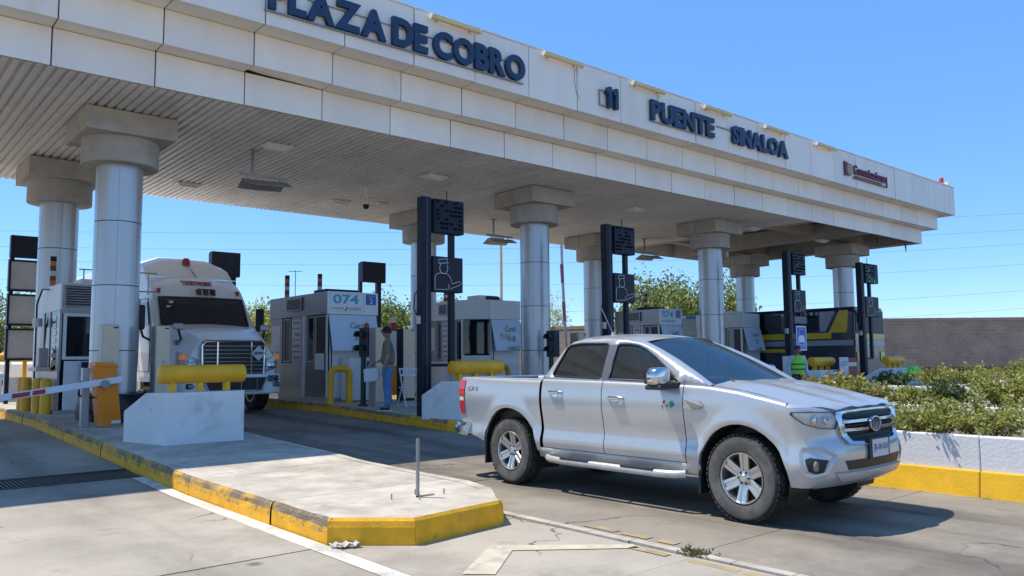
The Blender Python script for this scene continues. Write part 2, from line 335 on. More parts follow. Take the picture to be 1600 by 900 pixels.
# ---------------------------------------------------------------- toll islands
def kerb_run(parent, pts, worn=True, h=.2, split=.115, piece=1.25, closed=False, names='kerb_stone'):
    """kerb pieces along a polyline; the kerb lies to the LEFT of the walking direction"""
    P = [Vector((x, y)) for x, y in pts]
    if not worn: h += .004
    segs = list(zip(P, P[1:]+([P[0]] if closed else [])))[:len(P) if closed else len(P)-1]
    def nrm(a, b): d = (b-a).normalized(); return Vector((-d.y, d.x))
    for k, (a, b) in enumerate(segs):
        n = max(1, round((b-a).length/piece)); na = nrm(a, b)
        pn = nrm(*segs[k-1]) if (k or closed) else na; nn = nrm(*segs[(k+1) % len(segs)]) if (k < len(segs)-1 or closed) else na
        ma = (na+pn); ma = ma/ma.dot(na); mb = (na+nn); mb = mb/mb.dot(na)
        for i in range(n):
            p, q = a.lerp(b, i/n), a.lerp(b, (i+1)/n); mp_, mq = ma.lerp(mb, i/n) if n == 1 else (ma if i == 0 else na), (mb if i == n-1 else na)
            g_ = .006 if n > 1 else 0; d = (b-a).normalized()
            if i: p = p+d*g_
            m_ = MB(); j = random.uniform(-.006, .006)
            prof = [(0, -.03, 0), (.002, split-.035, 0), (.005, split+.02, 0), (.016, h-.022, 1), (.036, h+.004, 2), (.16, h+.004, 2)]
            V = []
            sub = 6
            for s_ in range(sub+1):
                c = p.lerp(q, s_/sub); mm = mp_.lerp(mq, s_/sub)
                for t, (o_, z_, _) in enumerate(prof):
                    wob = (random.uniform(-.009, .009) if worn and t in (2, 3, 4) and 0 < s_ < sub else 0)
                    e = c+mm*(o_+j+(max(0, wob)*1.5)); V.append((e.x, e.y, zg(e.y)+z_+min(0, wob)*.7))
            for s_ in range(sub):
                for t in range(5):
                    m_.mi = (0, 3, 1, 1, 2)[t] if worn else (0, 0, 0, 0, 2)[t]
                    o = s_*6+t; m_.add([V[o], V[o+6], V[o+7], V[o+1]], [(0, 1, 2, 3)])
            m_.build(names, [M_kerby, M_kerbw, M_conc_i, M_kerbm], parent)
def island(name, label, poly, joints, worn_from=None, h=.2):
    """poly counter-clockwise; interior slabs between joint y values"""
    root = MB(); ins = []
    P = [Vector(p) for p in poly]; n = len(P)
    for i in range(n):
        a, b, c = P[i-1], P[i], P[(i+1) % n]
        n1 = Vector((-(b-a).y, (b-a).x)).normalized(); n2 = Vector((-(c-b).y, (c-b).x)).normalized(); m_ = n1+n2; m_ = m_/m_.dot(n1)
        ins.append(b+m_*.045)
    ymin = min(p.y for p in ins); ymax = max(p.y for p in ins)
    o = bpy.data.objects.new(name, None); C.objects.link(o); struct(o)
    # slabs: clip the inset polygon to each y band
    ys = [ymin-.01]+sorted(set(joints+[9.0, 17.5]))+[ymax+.01]
    ys = [y for y in ys if ymin-.02 <= y <= ymax+.02]
    def clip(pl, y, keep_above):
        out = []
        for i in range(len(pl)):
            a, b = pl[i], pl[(i+1) % len(pl)]; ia = (a.y >= y) == keep_above or a.y == y; ib = (b.y >= y) == keep_above or b.y == y
            if ia: out.append(a)
            if ia != ib: t = (y-a.y)/(b.y-a.y); out.append(a.lerp(b, t))
        return out
    for a, b in zip(ys, ys[1:]):
        g_ = .005
        pl = clip(clip(ins, a+g_, True), b-g_, False)
        if len(pl) < 3: continue
        k = len(pl); mb = MB(); mb.add([(p.x, p.y, zg(p.y)+h) for p in pl]+[(p.x, p.y, zg(p.y)+h-.05) for p in pl], [tuple(range(k))]+[(i, (i+1) % k, k+(i+1) % k, k+i) for i in range(k)])
        mb.build('paving_slab', M_conc_i, o)
    return o
# the near island (the camera looks along its left kerb)
I1 = [(3.07,5.82),(3.58,5.34),(4.60,5.48),(5.0,6.10),(5.13,6.62),(5.15,7.9),(5.26,9.6),(5.28,17.5),(5.28,24.5),(3.07,24.5),(3.07,17.5),(3.07,9.0)]
o1 = island('toll_island', '', I1, [6.9, 8.7, 10.5, 12.4, 15, 20, 22])
kerb_run(o1, [(3.07,24.5),(3.07,17.5),(3.07,9.0),(3.07,5.82)]); kerb_run(o1, [(3.07,5.82),(3.58,5.34),(4.60,5.48)], worn=False)
kerb_run(o1, [(4.60,5.48),(5.0,6.10),(5.13,6.62),(5.15,7.9),(5.26,9.6),(5.28,17.5),(5.28,24.5)])
def plain_island(x0, x1, y0, y1, nose=.7):
    pl = [(x0, y0+nose*.9), (x0+nose*.55, y0), (x1-nose*.55, y0), (x1, y0+nose*.9), (x1, 17.5), (x1, y1), (x0, y1), (x0, 17.5)]
    o = island('toll_island', '', pl, [13.5, 15.3, 20, 22.2, 24])
    kerb_run(o, [pl[6], pl[7], pl[0]]); kerb_run(o, pl[0:4], worn=False); kerb_run(o, [pl[3], pl[4], pl[5]])
    return o
plain_island(9.0, 11.2, 11.75, 26); plain_island(13.9, 16.05, 11.6, 26); plain_island(21.6, 24.1, 11.4, 26); plain_island(27.0, 28.95, 11.4, 26); plain_island(31.6, 33.6, 12.5, 24)

# ---------------------------------------------------------------- canopy
can = thing('toll_canopy', 'big white stepped concrete and panel canopy over the toll lanes', 'canopy', (0, 0, 0))
XL, XR = -8.2, 34.02
M_deck = mat('deck_underside', (.115,.10,.09), .9, var=.2, scale=1)
MB().box(XL, 25.2, 13.70, 22.7, 6.12, 8.1).build('roof_slab', M_deck, can)
MB().box(25.2, 33.9, 13.70, 22.7, 6.62, 8.1).build('roof_slab', M_deck, can)
for x in (25.22, 29.35, 33.6): MB().box(x, x+.38, 13.70, 22.6, 6.02, 6.615).build('roof_beam', M_ccol, can, bevel=.01)
for y in (16.0, 20.6): MB().box(25.62, 33.58, y-.2, y+.2, 6.20, 6.612).build('cross_beam', M_ccol, can, bevel=.01)
MB().box(XL, 34.6, 13.3, 22.72, 8.11, 8.2).build('roof_cover', M_white, can)
# ceiling slats, one by one
P_ = .152
sl = MB(); ya, yb = 13.66, 22.85
pr = [(0,6.055),(.026,6.052),(.034,6.0),(.124,6.0),(.132,6.052),(.149,6.055)]
sl.add([(x, ya, z) for x, z in pr]+[(x, yb, z) for x, z in pr]+[(x, ya, z+.012) for x, z in pr]+[(x, yb, z+.012) for x, z in pr],
       [(i, i+1, 7+i, 6+i) for i in range(5)]+[(12+i, 18+i, 19+i, 13+i) for i in range(5)]+[(i, 12+i, 13+i, i+1) for i in range(5)]+[(6+i, 7+i, 19+i, 18+i) for i in range(5)])
s0 = sl.build('ceiling_slat', M_ceil, can, fixn=False); s0.location = (-1.6, 0, 0)
k = 1
while -1.6+k*P_ < 25.05:
    o = inst(s0, 'ceiling_slat', can, (-1.6+k*P_, 0, random.uniform(-.002, .002))); k += 1
MB().box(XL, -1.62, 13.7, 22.85, 6.0, 6.06).build('ceiling_sheet', M_ceil, can)
# fascia: three stepped rows of bent panels
X0, DX = 2.405, 1.5175
def joints(x1): 
    xs = [X0+DX*i for i in range(-7, 25)]; xs = [x for x in xs if x < x1-.5]; return xs+[x1]
def frow(yf, yb, z0, z1, x1, lip):
    xs = joints(x1); g_ = .011
    for i, (a, b) in enumerate(zip(xs, xs[1:])):
        dy = random.uniform(-.006, .006); dz = random.uniform(-.003, .003); sag = .035 if (lip and abs(a-5.44) < .1 and z0 < 7) else 0
        m_ = MB(); m_.box(a+g_, b-g_, yf+dy, yf+dy+.03, z0+dz+.001, z1-.004)
        if lip: m_.hexa([(a+g_, yf+dy+.03, z0+dz), (b-g_, yf+dy+.03, z0+dz), (b-g_, yb-.004, z0+dz), (a+g_, yb-.004, z0+dz+sag), (a+g_, yf+dy+.03, z0+.025), (b-g_, yf+dy+.03, z0+.025), (b-g_, yb-.004, z0+.025), (a+g_, yb-.004, z0+.025+sag)])
        m_.build('fascia_panel', M_white, can)
    MB().box(xs[0], x1-.02, yf+.045, yb+.06 if lip else yf+.1, z0+.03, z1-.02).build('fascia_backing', M_dark, can)
frow(13.58, 13.68, 6.0, 6.597, 34.02, False); frow(13.18, 13.60, 6.602, 7.195, 34.65, True); frow(12.72, 13.20, 7.20, 8.36, 35.3, True)
cap = MB()
for a, b in zip(joints(35.3), joints(35.3)[1:]): cap.box(a+.004, b-.004, 12.70, 13.3, 8.362, 8.39)
cap.build('parapet_cap', M_white, can)
for xr, ya, z0, z1 in ((34.02, 13.6, 6.0, 6.597), (34.65, 13.2, 6.602, 7.195), (35.3, 12.74, 7.2, 8.36)):
    for i in range(6):
        y0 = ya+i*1.52
        MB().box(xr-.03, xr, y0+.012, min(y0+1.508, 22.8), z0+.001, z1-.004).build('fascia_panel', M_white, can)
MB().box(34.0, 34.62, 13.62, 22.7, 6.61, 6.64).build('end_soffit', M_white, can); MB().box(34.6, 35.27, 13.22, 22.7, 7.21, 7.24).build('end_soffit', M_white, can)
MB().box(XL, 34.0, 22.87, 22.93, 6.05, 8.3).build('rear_fascia', M_white, can)
for x, dx_, l in ((30.6, .05, .30), (33.1, .08, .38)):
    MB().tube([(x, 13.9, 6.0), (x+dx_*.4, 13.88, 6.0-l*.5), (x+dx_, 13.9, 6.0-l)], [.025, .03, .012], 5).build('torn_strip', M_dark, can)

# signs on the fascia
def raised_word(root, word, x0, x1, z0, z1, y=12.70, depth=.085, gap=.022):
    me = text_mesh(word, 1, 0, .045); n = len(word)
    # widths of single letters by their own mesh
    ws = []
    for ch in word: ws.append(None if ch == ' ' else text_mesh(ch, 1, 0, .045))
    wid = []
    for q in ws:
        if q is None: wid.append(.17); continue
        xs = [v.co.x for v in q.vertices]; wid.append(max(xs)-min(xs))
    tot = sum(wid)+gap*(n-1); x = x0; k = (x1-x0)/tot
    for ch, q, wd in zip(word, ws, wid):
        if q is not None: lettering('letter', ch, M_navy, root, x, x+wd*k, y, z0, z1, extrude=depth, offset=.045)
        x += (wd+gap)*k
r = thing('canopy_lettering', 'large raised navy letters reading PLAZA DE COBRO on the canopy', 'lettering', (8.4, 12.7, 7.45), group='raised navy words on the fascia')
def at_world(o):   # children built in world space
    for ch in o.children: ch.matrix_parent_inverse = Matrix.Translation(-o.location) @ Matrix.Identity(4)
raised_word(r, 'PLAZA DE COBRO', 5.46, 11.32, 7.46, 8.02); at_world(r)
MB().box(5.4, 11.3, 12.66, 12.70, 7.425, 7.45).build('base_rail', M_lgrey, r); MB().box(6.2, 10.9, 12.685, 12.71, 7.84, 7.855).build('wire_run', M_lgrey, r); at_world(r)
r = thing('canopy_lettering', 'two raised navy digits reading 11 on the canopy', 'lettering', (14, 12.7, 7.45), group='raised navy words on the fascia')
for q in (13.93, 14.17):
    MB().prism([(q+.06,7.45),(q+.17,7.45),(q+.17,7.96),(q+.075,7.96),(q+.05,7.90),(q,7.86),(q,7.77),(q+.06,7.80)], 12.59, 12.70, 'y').build('letter', M_navy, r)
fr = MB()
for a in ((13.74,13.76,7.47,7.86), (13.76,13.95,7.47,7.49), (13.76,13.95,7.84,7.86)): fr.box(a[0], a[1], 12.66, 12.70, a[2], a[3])
fr.build('bare_frame', M_lgrey, r); at_world(r)
r = thing('canopy_lettering', 'raised navy letters reading PUENTE on the canopy', 'lettering', (17, 12.7, 7.45), group='raised navy words on the fascia')
raised_word(r, 'PUENTE', 15.62, 18.33, 7.47, 8.0); MB().box(15.6, 18.3, 12.66, 12.70, 7.44, 7.46).build('base_rail', M_lgrey, r); at_world(r)
r = thing('canopy_lettering', 'raised navy letters reading SINALOA on the canopy', 'lettering', (20.6, 12.7, 7.45), group='raised navy words on the fascia')
raised_word(r, 'SINALOA', 19.2, 22.15, 7.48, 8.0); MB().box(18.5, 19.2, 12.68, 12.705, 7.83, 7.86).build('wire_run', M_lgrey, r); at_world(r)
r = thing('ministry_sign', 'small framed maroon sign reading Comunicaciones near the far end of the canopy', 'sign', (27.4, 12.7, 7.5))
m_mar = mat('maroon_print', (.16,.02,.05), .5); m_gold = mat('emblem_tan', (.42,.31,.2), .6, var=.3, scale=14)
lettering('lettering', 'Comunicaciones', m_mar, r, 26.45, 28.9, 12.70, 7.66, 7.98, extrude=.05, offset=.02)
MB().lathe([(0,-.04),(.2,-.04),(.22,0),(.22,.03)], (26.15, 12.67, 7.76), 'y', 20).build('emblem', m_gold, r)
f2 = MB()
for a in ((25.82,25.86,7.52,8.02), (26.4,28.98,7.50,7.53), (28.94,28.98,7.53,7.9), (26.5,28.6,7.575,7.60), (25.86,26.02,7.53,7.99)): f2.box(a[0], a[1], 12.66, 12.70, a[2], a[3])
f2.build('frame', m_mar, r); at_world(r)
# fluorescent tubes along the parapet
places = ('above the letters DE C', 'just right of PLAZA DE COBRO', 'just right of the digits 11', 'between PUENTE and SINALOA', 'above the end of SINALOA', 'left of the small maroon sign')
for i, x in enumerate((8.8, 11.86, 14.88, 17.85, 20.85, 23.85)):
    t = thing('tube_light', 'cream tube light fitting on the canopy edge '+places[i], 'light', (x, 12.6, 8.25), group='tube lights along the canopy edge')
    m_ = MB(); m_.cyl((.0, 0, 0), (1.25, 0, 0), .052, n=12); m_.build('housing', M_tube, t, smooth=True)
    MB().box(.03, 1.22, -.035, .035, .035, .065).build('cover', M_tube, t, bevel=.01)
    for q in (.2, 1.05): MB().box(q-.02, q+.02, .04, .13, -.02, .02).build('bracket', M_steel, t)
    MB().cyl((-.015, 0, 0), (0, 0, 0), .056, n=12).build('end_cap', M_lens, t)
    if i in (1, 2): MB().tube([(1.1, .11, -.05), (1.08, .115, -.35), (1.13, .11, -.62), (1.25, .112, -.78)], .006, 5).build('loose_wire', M_lgrey, t)
# warning lamp on the parapet end
t = thing('roof_lamp', 'small red warning lamp and floodlight on the far canopy corner', 'lamp', (35.0, 12.95, 8.39))
MB().cyl((-.35,0,0),(-.35,0,.14),.05).build('post', M_lens, t); MB().lathe([(.09,.14),(.09,.30),(.05,.36),(0,.37)], (-.35,0,0), n=12).build('lens', M_redp, t, smooth=True)
MB().tube([(-.3,0,.05),(.0,0,.04),(.3,0,.12)], .03, 6).build('arm', M_lens, t); MB().lathe([(0,0),(.08,.02),(.12,.14),(0,.15)], (.32,0,.12), n=12).build('flood_head', M_lens, t, smooth=True)

# ---------------------------------------------------------------- columns
def column(x, y, label):
    zb = zg(y)+.2
    c = thing('column', label, 'column', (x, y, zb), group='canopy columns')
    MB().cyl((0,0,0),(0,0,5.0-zb),.385,n=40,caps=False).build('core', M_dark, c, smooth=True)
    js = [0.0, 1.66-zb, 2.85-zb, 4.035-zb, 5.1-zb]
    for a, b in zip(js, js[1:]):
        MB().lathe([(.385,a+.006),(.402,a+.008),(.402,b-.008),(.385,b-.006)], (0,0,0), n=56).build('cladding', M_colm, c, smooth=True)
    s_ = MB()
    for a in (200, 255, 310, 20, 75, 130): s_.cyl((.4*math.cos(math.radians(a)), .4*math.sin(math.radians(a)), .02), (.4*math.cos(math.radians(a)), .4*math.sin(math.radians(a)), 5.05-zb), .0045, n=5)
    s_.build('seam', M_mach, c)
    MB().lathe([(.3,5.09-zb),(.655,5.09-zb),(.665,5.10-zb),(.665,5.575-zb),(.3,5.575-zb)], (0,0,0), n=48).build('collar', M_ccol, c, smooth=True)
    MB().box(-.775,.775,-.80,.02,5.57-zb,5.985-zb).build('capital', M_ccol, c, bevel=.012)
    MB().box(-.775,.775,.03,.80,5.57-zb,5.985-zb).build('capital', M_ccol, c, bevel=.012)
    return c
column(4.05, 16.0, 'nearest big round column behind the orange gate box, its foot wrapped in black tarp')
column(3.95, 20.6, 'round column at the far left rising behind the first booth')
column(14.62, 16.0, 'round column behind the pickup bed with a traffic light in front of it')
column(14.1, 20.6, 'round column half hidden by the tall sign left of the pickup')
column(22.72, 16.0, 'round column standing over the pickup windscreen')
column(21.85, 20.6, 'round column just left of the sign above the pickup roof')
column(32.0, 16.0, 'front column at the far right end of the canopy, above the bus')
column(31.9, 20.6, 'rear column at the far right, rising behind the last booth')

# ---------------------------------------------------------------- ceiling fittings
def ceil_light(x, y, label, s=1.0, z=6.0):
    t = thing('ceiling_light', label, 'light', (x, y, z), group='flat lights on the canopy ceiling')
    MB().box(-.30*s,.30*s,-.17*s,.17*s,-.045,0).build('housing', M_lens, t, bevel=.012)
    m_ = MB(); m_.hexa([(-.26*s,-.13*s,-.045),(.26*s,-.13*s,-.045),(.26*s,.13*s,-.045),(-.26*s,.13*s,-.045),(-.20*s,-.08*s,-.10),(.20*s,-.08*s,-.10),(.20*s,.08*s,-.10),(-.20*s,.08*s,-.10)]); m_.build('diffuser', M_lens, t)
    return t
for x, y, l in ((7.05,15.79,'flat ceiling light above the hanging lamp over the truck lane'),(6.84,20.67,'flat ceiling light nearest the first column, far ceiling edge'),(10.99,20.32,'flat ceiling light left of the dome camera'),(11.3,16.03,'flat ceiling light over the tall sign left of the pickup'),(18.6,15.76,'flat ceiling light between the middle columns'),(24.74,15.62,'flat ceiling light right of the column over the windscreen'),(29.6,15.6,'flat ceiling light left of the far end column')):
    ceil_light(x, y, l)
ceil_light(12.05,19.73,'small flat ceiling light right of the dome camera',.6)
def hang(x, y, label):
    t = thing('hanging_lamp', label, 'lamp', (x, y, 6.0), group='hanging reflector lamps')
    MB().box(-.025,.025,-.025,.025,-.50,0).build('stem', M_steel, t); MB().box(-.1,.1,-.06,.06,-.02,0).build('mount', M_steel, t)
    MB().box(-.28,.80,-.03,.03,-.56,-.50).build('crossbar', M_mach, t)
    m_ = MB(); m_.grid(lambda u, v: (u, v, -.62-.16*abs(v)/.3-.02*math.cos(u*3)), [-.22+.1*i for i in range(11)], [-.30,-.02,.02,.30]); m_.build('reflector', M_mach, t, solid=.012)
    for q in (-.1,.62): MB().box(q-.015,q+.015,-.015,.015,-.64,-.55).build('strut', M_steel, t)
    MB().cyl((-.15,0,-.66),(.72,0,-.66),.035).build('tube', M_lens, t, smooth=True)
    return t
hang(6.83,16.5,'grey reflector lamp hanging over the truck lane'); hang(16.39,19.92,'grey reflector lamp hanging left of the column behind the pickup bed'); hang(23.7,19.67,'grey reflector lamp hanging right of the sign above the pickup roof')
t = thing('dome_camera', 'small white dome camera hanging from the ceiling', 'camera', (10.66,18.26,6.0))
MB().cyl((0,0,0),(0,0,-.25),.03).build('stem', M_lens, t); MB().lathe([(0,-.22),(.07,-.23),(.09,-.40),(.09,-.46)],(0,0,0),n=16).build('housing', M_lens, t, smooth=True)
MB().lathe([(.085,-.46),(.075,-.53),(.04,-.575),(0,-.585)],(0,0,0),n=16).build('dome', M_black, t, smooth=True)
# ---------------------------------------------------------------- booths
def vent(root, axis, a0, a1, z0, z1, d, n=6, frame=M_alum):
    """louvre: frame plus single slats. axis 'x': on a -x face at x=d, a = y; axis 'y': on a -y face at y=d, a = x"""
    def bx(m_, a, b, dd0, dd1, q0, q1):
        m_.box(dd0, dd1, a, b, q0, q1) if axis == 'x' else m_.box(a, b, dd0, dd1, q0, q1)
    f = MB(); bx(f, a0, a1, d-.03, d-.004, z0, z1); v = f.build('vent', M_dark, root)
    for i in range(n):
        z = z0+.03+(z1-z0-.06)*(i+.5)/n; h = (z1-z0)/n*.28
        s_ = MB()
        if axis == 'x': s_.hexa([(d-.07,a0+.03,z-h),(d-.03,a0+.03,z+h*.4),(d-.03,a1-.03,z+h*.4),(d-.07,a1-.03,z-h),(d-.07,a0+.03,z-h+.012),(d-.03,a0+.03,z+h*.4+.012),(d-.03,a1-.03,z+h*.4+.012),(d-.07,a1-.03,z-h+.012)])
        else: s_.hexa([(a0+.03,d-.07,z-h),(a1-.03,d-.07,z-h),(a1-.03,d-.03,z+h*.4),(a0+.03,d-.03,z+h*.4),(a0+.03,d-.07,z-h+.012),(a1-.03,d-.07,z-h+.012),(a1-.03,d-.03,z+h*.4+.012),(a0+.03,d-.03,z+h*.4+.012)])
        s_.build('louvre', frame, v)
    fr = MB()
    for a, b, q0, q1 in ((a0,a0+.03,z0,z1),(a1-.03,a1,z0,z1),(a0+.03,a1-.03,z0,z0+.03),(a0+.03,a1-.03,z1-.03,z1)): bx(fr, a, b, d-.06, d-.003, q0, q1)
    fr.build('frame', frame, v)
def pane(root, axis, a0, a1, z0, z1, d, m=None, fr=.035, fm=None, name='window'):
    def bx(m_, a, b, dd0, dd1, q0, q1):
        return m_.box(dd0, dd1, a, b, q0, q1) if axis == 'x' else m_.box(a, b, dd0, dd1, q0, q1)
    w_ = bx(MB(), a0, a1, d-.012, d-.005, z0, z1).build(name, m or M_gblk, root)
    f = MB()
    for a, b, q0, q1 in ((a0-fr,a0,z0-fr,z1+fr),(a1,a1+fr,z0-fr,z1+fr),(a0,a1,z0-fr,z0),(a0,a1,z1,z1+fr)): bx(f, a, b, d-.035, d-.002, q0, q1)
    f.build('frame', fm or M_alum, w_); return w_
def plate(root, axis, a0, a1, z0, z1, d, m, name, th=.008, bevel=0):
    m_ = MB(); m_.box(d-th, d-.002, a0, a1, z0, z1) if axis == 'x' else m_.box(a0, a1, d-th, d-.002, z0, z1)
    return m_.build(name, m, root, bevel=bevel)
def posts_of(root, pts, z0, z1, m, name='corner_post', s=.045):
    for x, y in pts: MB().box(x-s, x+s, y-s, y+s, z0, z1).build(name, m, root, bevel=.006)
def beacon(root, x, y, z, h=.6, r=.055):
    m_o = mat('beacon_orange', (.55,.16,.02), .45); m_b = mat('beacon_brown', (.14,.05,.035), .5); m_w = mat('beacon_white', (.6,.55,.48), .5)
    for i, mm in enumerate((m_o, m_b, m_w, m_b, m_o, M_black)):
        MB().box(x-r, x+r, y-r*.6, y+r*.6, z+h*i/6+.002, z+h*(i+1)/6).build('striped_beacon_segment', mm, root)
def paper_lines(root, axis, a0, a1, z0, z1, d, n=6, red=True):
    p = plate(root, axis, a0, a1, z0, z1, d, M_paper, 'notice_board')
    for i in range(n):
        zc = z0+(z1-z0)*(i+.5)/n; hh = (z1-z0)/n*(.12 if i % 2 else .22)
        plate(p, axis, a0+(a1-a0)*.12, a1-(a1-a0)*random.uniform(.1,.3), zc-hh, zc+hh, d-.007, M_redp if (red and i == 1) else M_lgrey, 'printed_line', th=.005)
ZB = .43
# --- booth on the near island
b = thing('toll_booth', 'grey metal toll booth with louvre over its door, between the two leftmost columns', 'toll booth', (4.3, 19, ZB), group='toll booths')
x0, x1, y0, y1 = 3.54, 5.0, 18.0, 20.16
MB().box(x0-.05, x1+.05, y0-.05, y1+.05, ZB-.02, ZB+.07).build('base', M_mach, b)
# walls built as separate panels around the openings
w_ = MB(); w_.box(x0+.06, x1, y1-.05, y1, ZB+.07, 3.06); w_.box(x1-.05, x1, y0+.06, y1-.05, ZB+.07, 3.06); w_.build('wall', M_alum, b)
MB().box(x0, x1, y0, y1, 2.50, 3.06).build('roof_box', M_boothw, b, bevel=.02)
MB().box(x0-.01, x1, y0-.012, y0-.001, 2.44, 2.52).build('trim', M_mach, b)
vent(b, 'y', x0+.05, x1-.1, 2.55, 3.02, y0, 8)
d_ = MB().box(x0+.1, x0+.85, y0-.02, y0+.02, ZB+.07, 1.48).build('door', M_boothw, b, bevel=.008)
plate(d_, 'y', x0+.17, x0+.78, ZB+.17, 1.38, y0-.022, M_boothw, 'door_panel', th=.012, bevel=.004)
pane(b, 'y', x0+.12, x0+.83, 1.57, 2.38, y0, glass_mat('booth_door_glass', (.012,.018,.024), .55), fr=.06, fm=M_boothw)
MB().box(x0+.92, x1, y0-.01, y0+.04, ZB+.07, 2.44).build('wall', M_alum, b)
MB().box(x0+.40, x0+.68, y0-.12, y0-.05, 1.02, 1.46).build('card_reader', M_black, b, bevel=.02)
# left side with narrow windows
MB().box(x0, x0+.04, y0+.05, y1-.06, ZB+.07, 1.30).build('wall', M_alum, b)
for ya, yb in ((18.0,18.25),(18.92,19.10),(19.5,20.1)): MB().box(x0-.002, x0+.04, ya, yb, 1.30, 2.5).build('mullion', M_alum, b)
for ya, yb in ((18.27,18.90),(19.12,19.48)): MB().box(x0+.015, x0+.022, ya, yb, 1.30, 2.5).build('window', M_gblk, b)
for i in range(7): MB().box(x0-.012, x0+.012, 18.27, 18.60, 1.4+i*.15, 1.5+i*.15).build('shutter_slat', M_alum, b)
MB().box(x0-.30, x0-.03, 18.5, 19.3, 1.28, 1.36).build('counter', M_tan, b, bevel=.01)
MB().box(x0-.22, x0-.05, 18.7, 18.95, 1.36, 1.75).build('ticket_unit', M_mach, b, bevel=.015)
MB().tube([(x0-.05,18.9,2.98),(x0-.1,19.3,3.0),(x0-.12,19.7,2.7),(x0-.08,19.9,2.2),(x0-.06,20.0,1.2),(x0-.05,20.05,.6)], .018, 6).build('cable', M_black, b)
MB().cyl((x0-.12,19.55,2.22),(x0-.12,19.55,2.40),.09,n=14).build('speaker', M_boothw, b, smooth=True)
beacon(b, 3.55, 18.9, 3.06, .62); 
MB().box(x0+.5, x1-.1, y0+.7, y0+1.4, 3.06, 3.22).build('roof_unit', M_boothw, b, bevel=.02)
lam = MB()
for z in (3.1, 3.55): lam.tube([(4.3,20.1,z+.02),(6.0,20.1,z+.02)], .015, 6)
for x in (4.4,5.1,5.8): lam.tube([(x,20.1,3.05),(x,20.1,3.57)], .015, 6)
lam.build('roof_railing', M_steel, b)
for ch in list(b.children): pass
at_world(b)
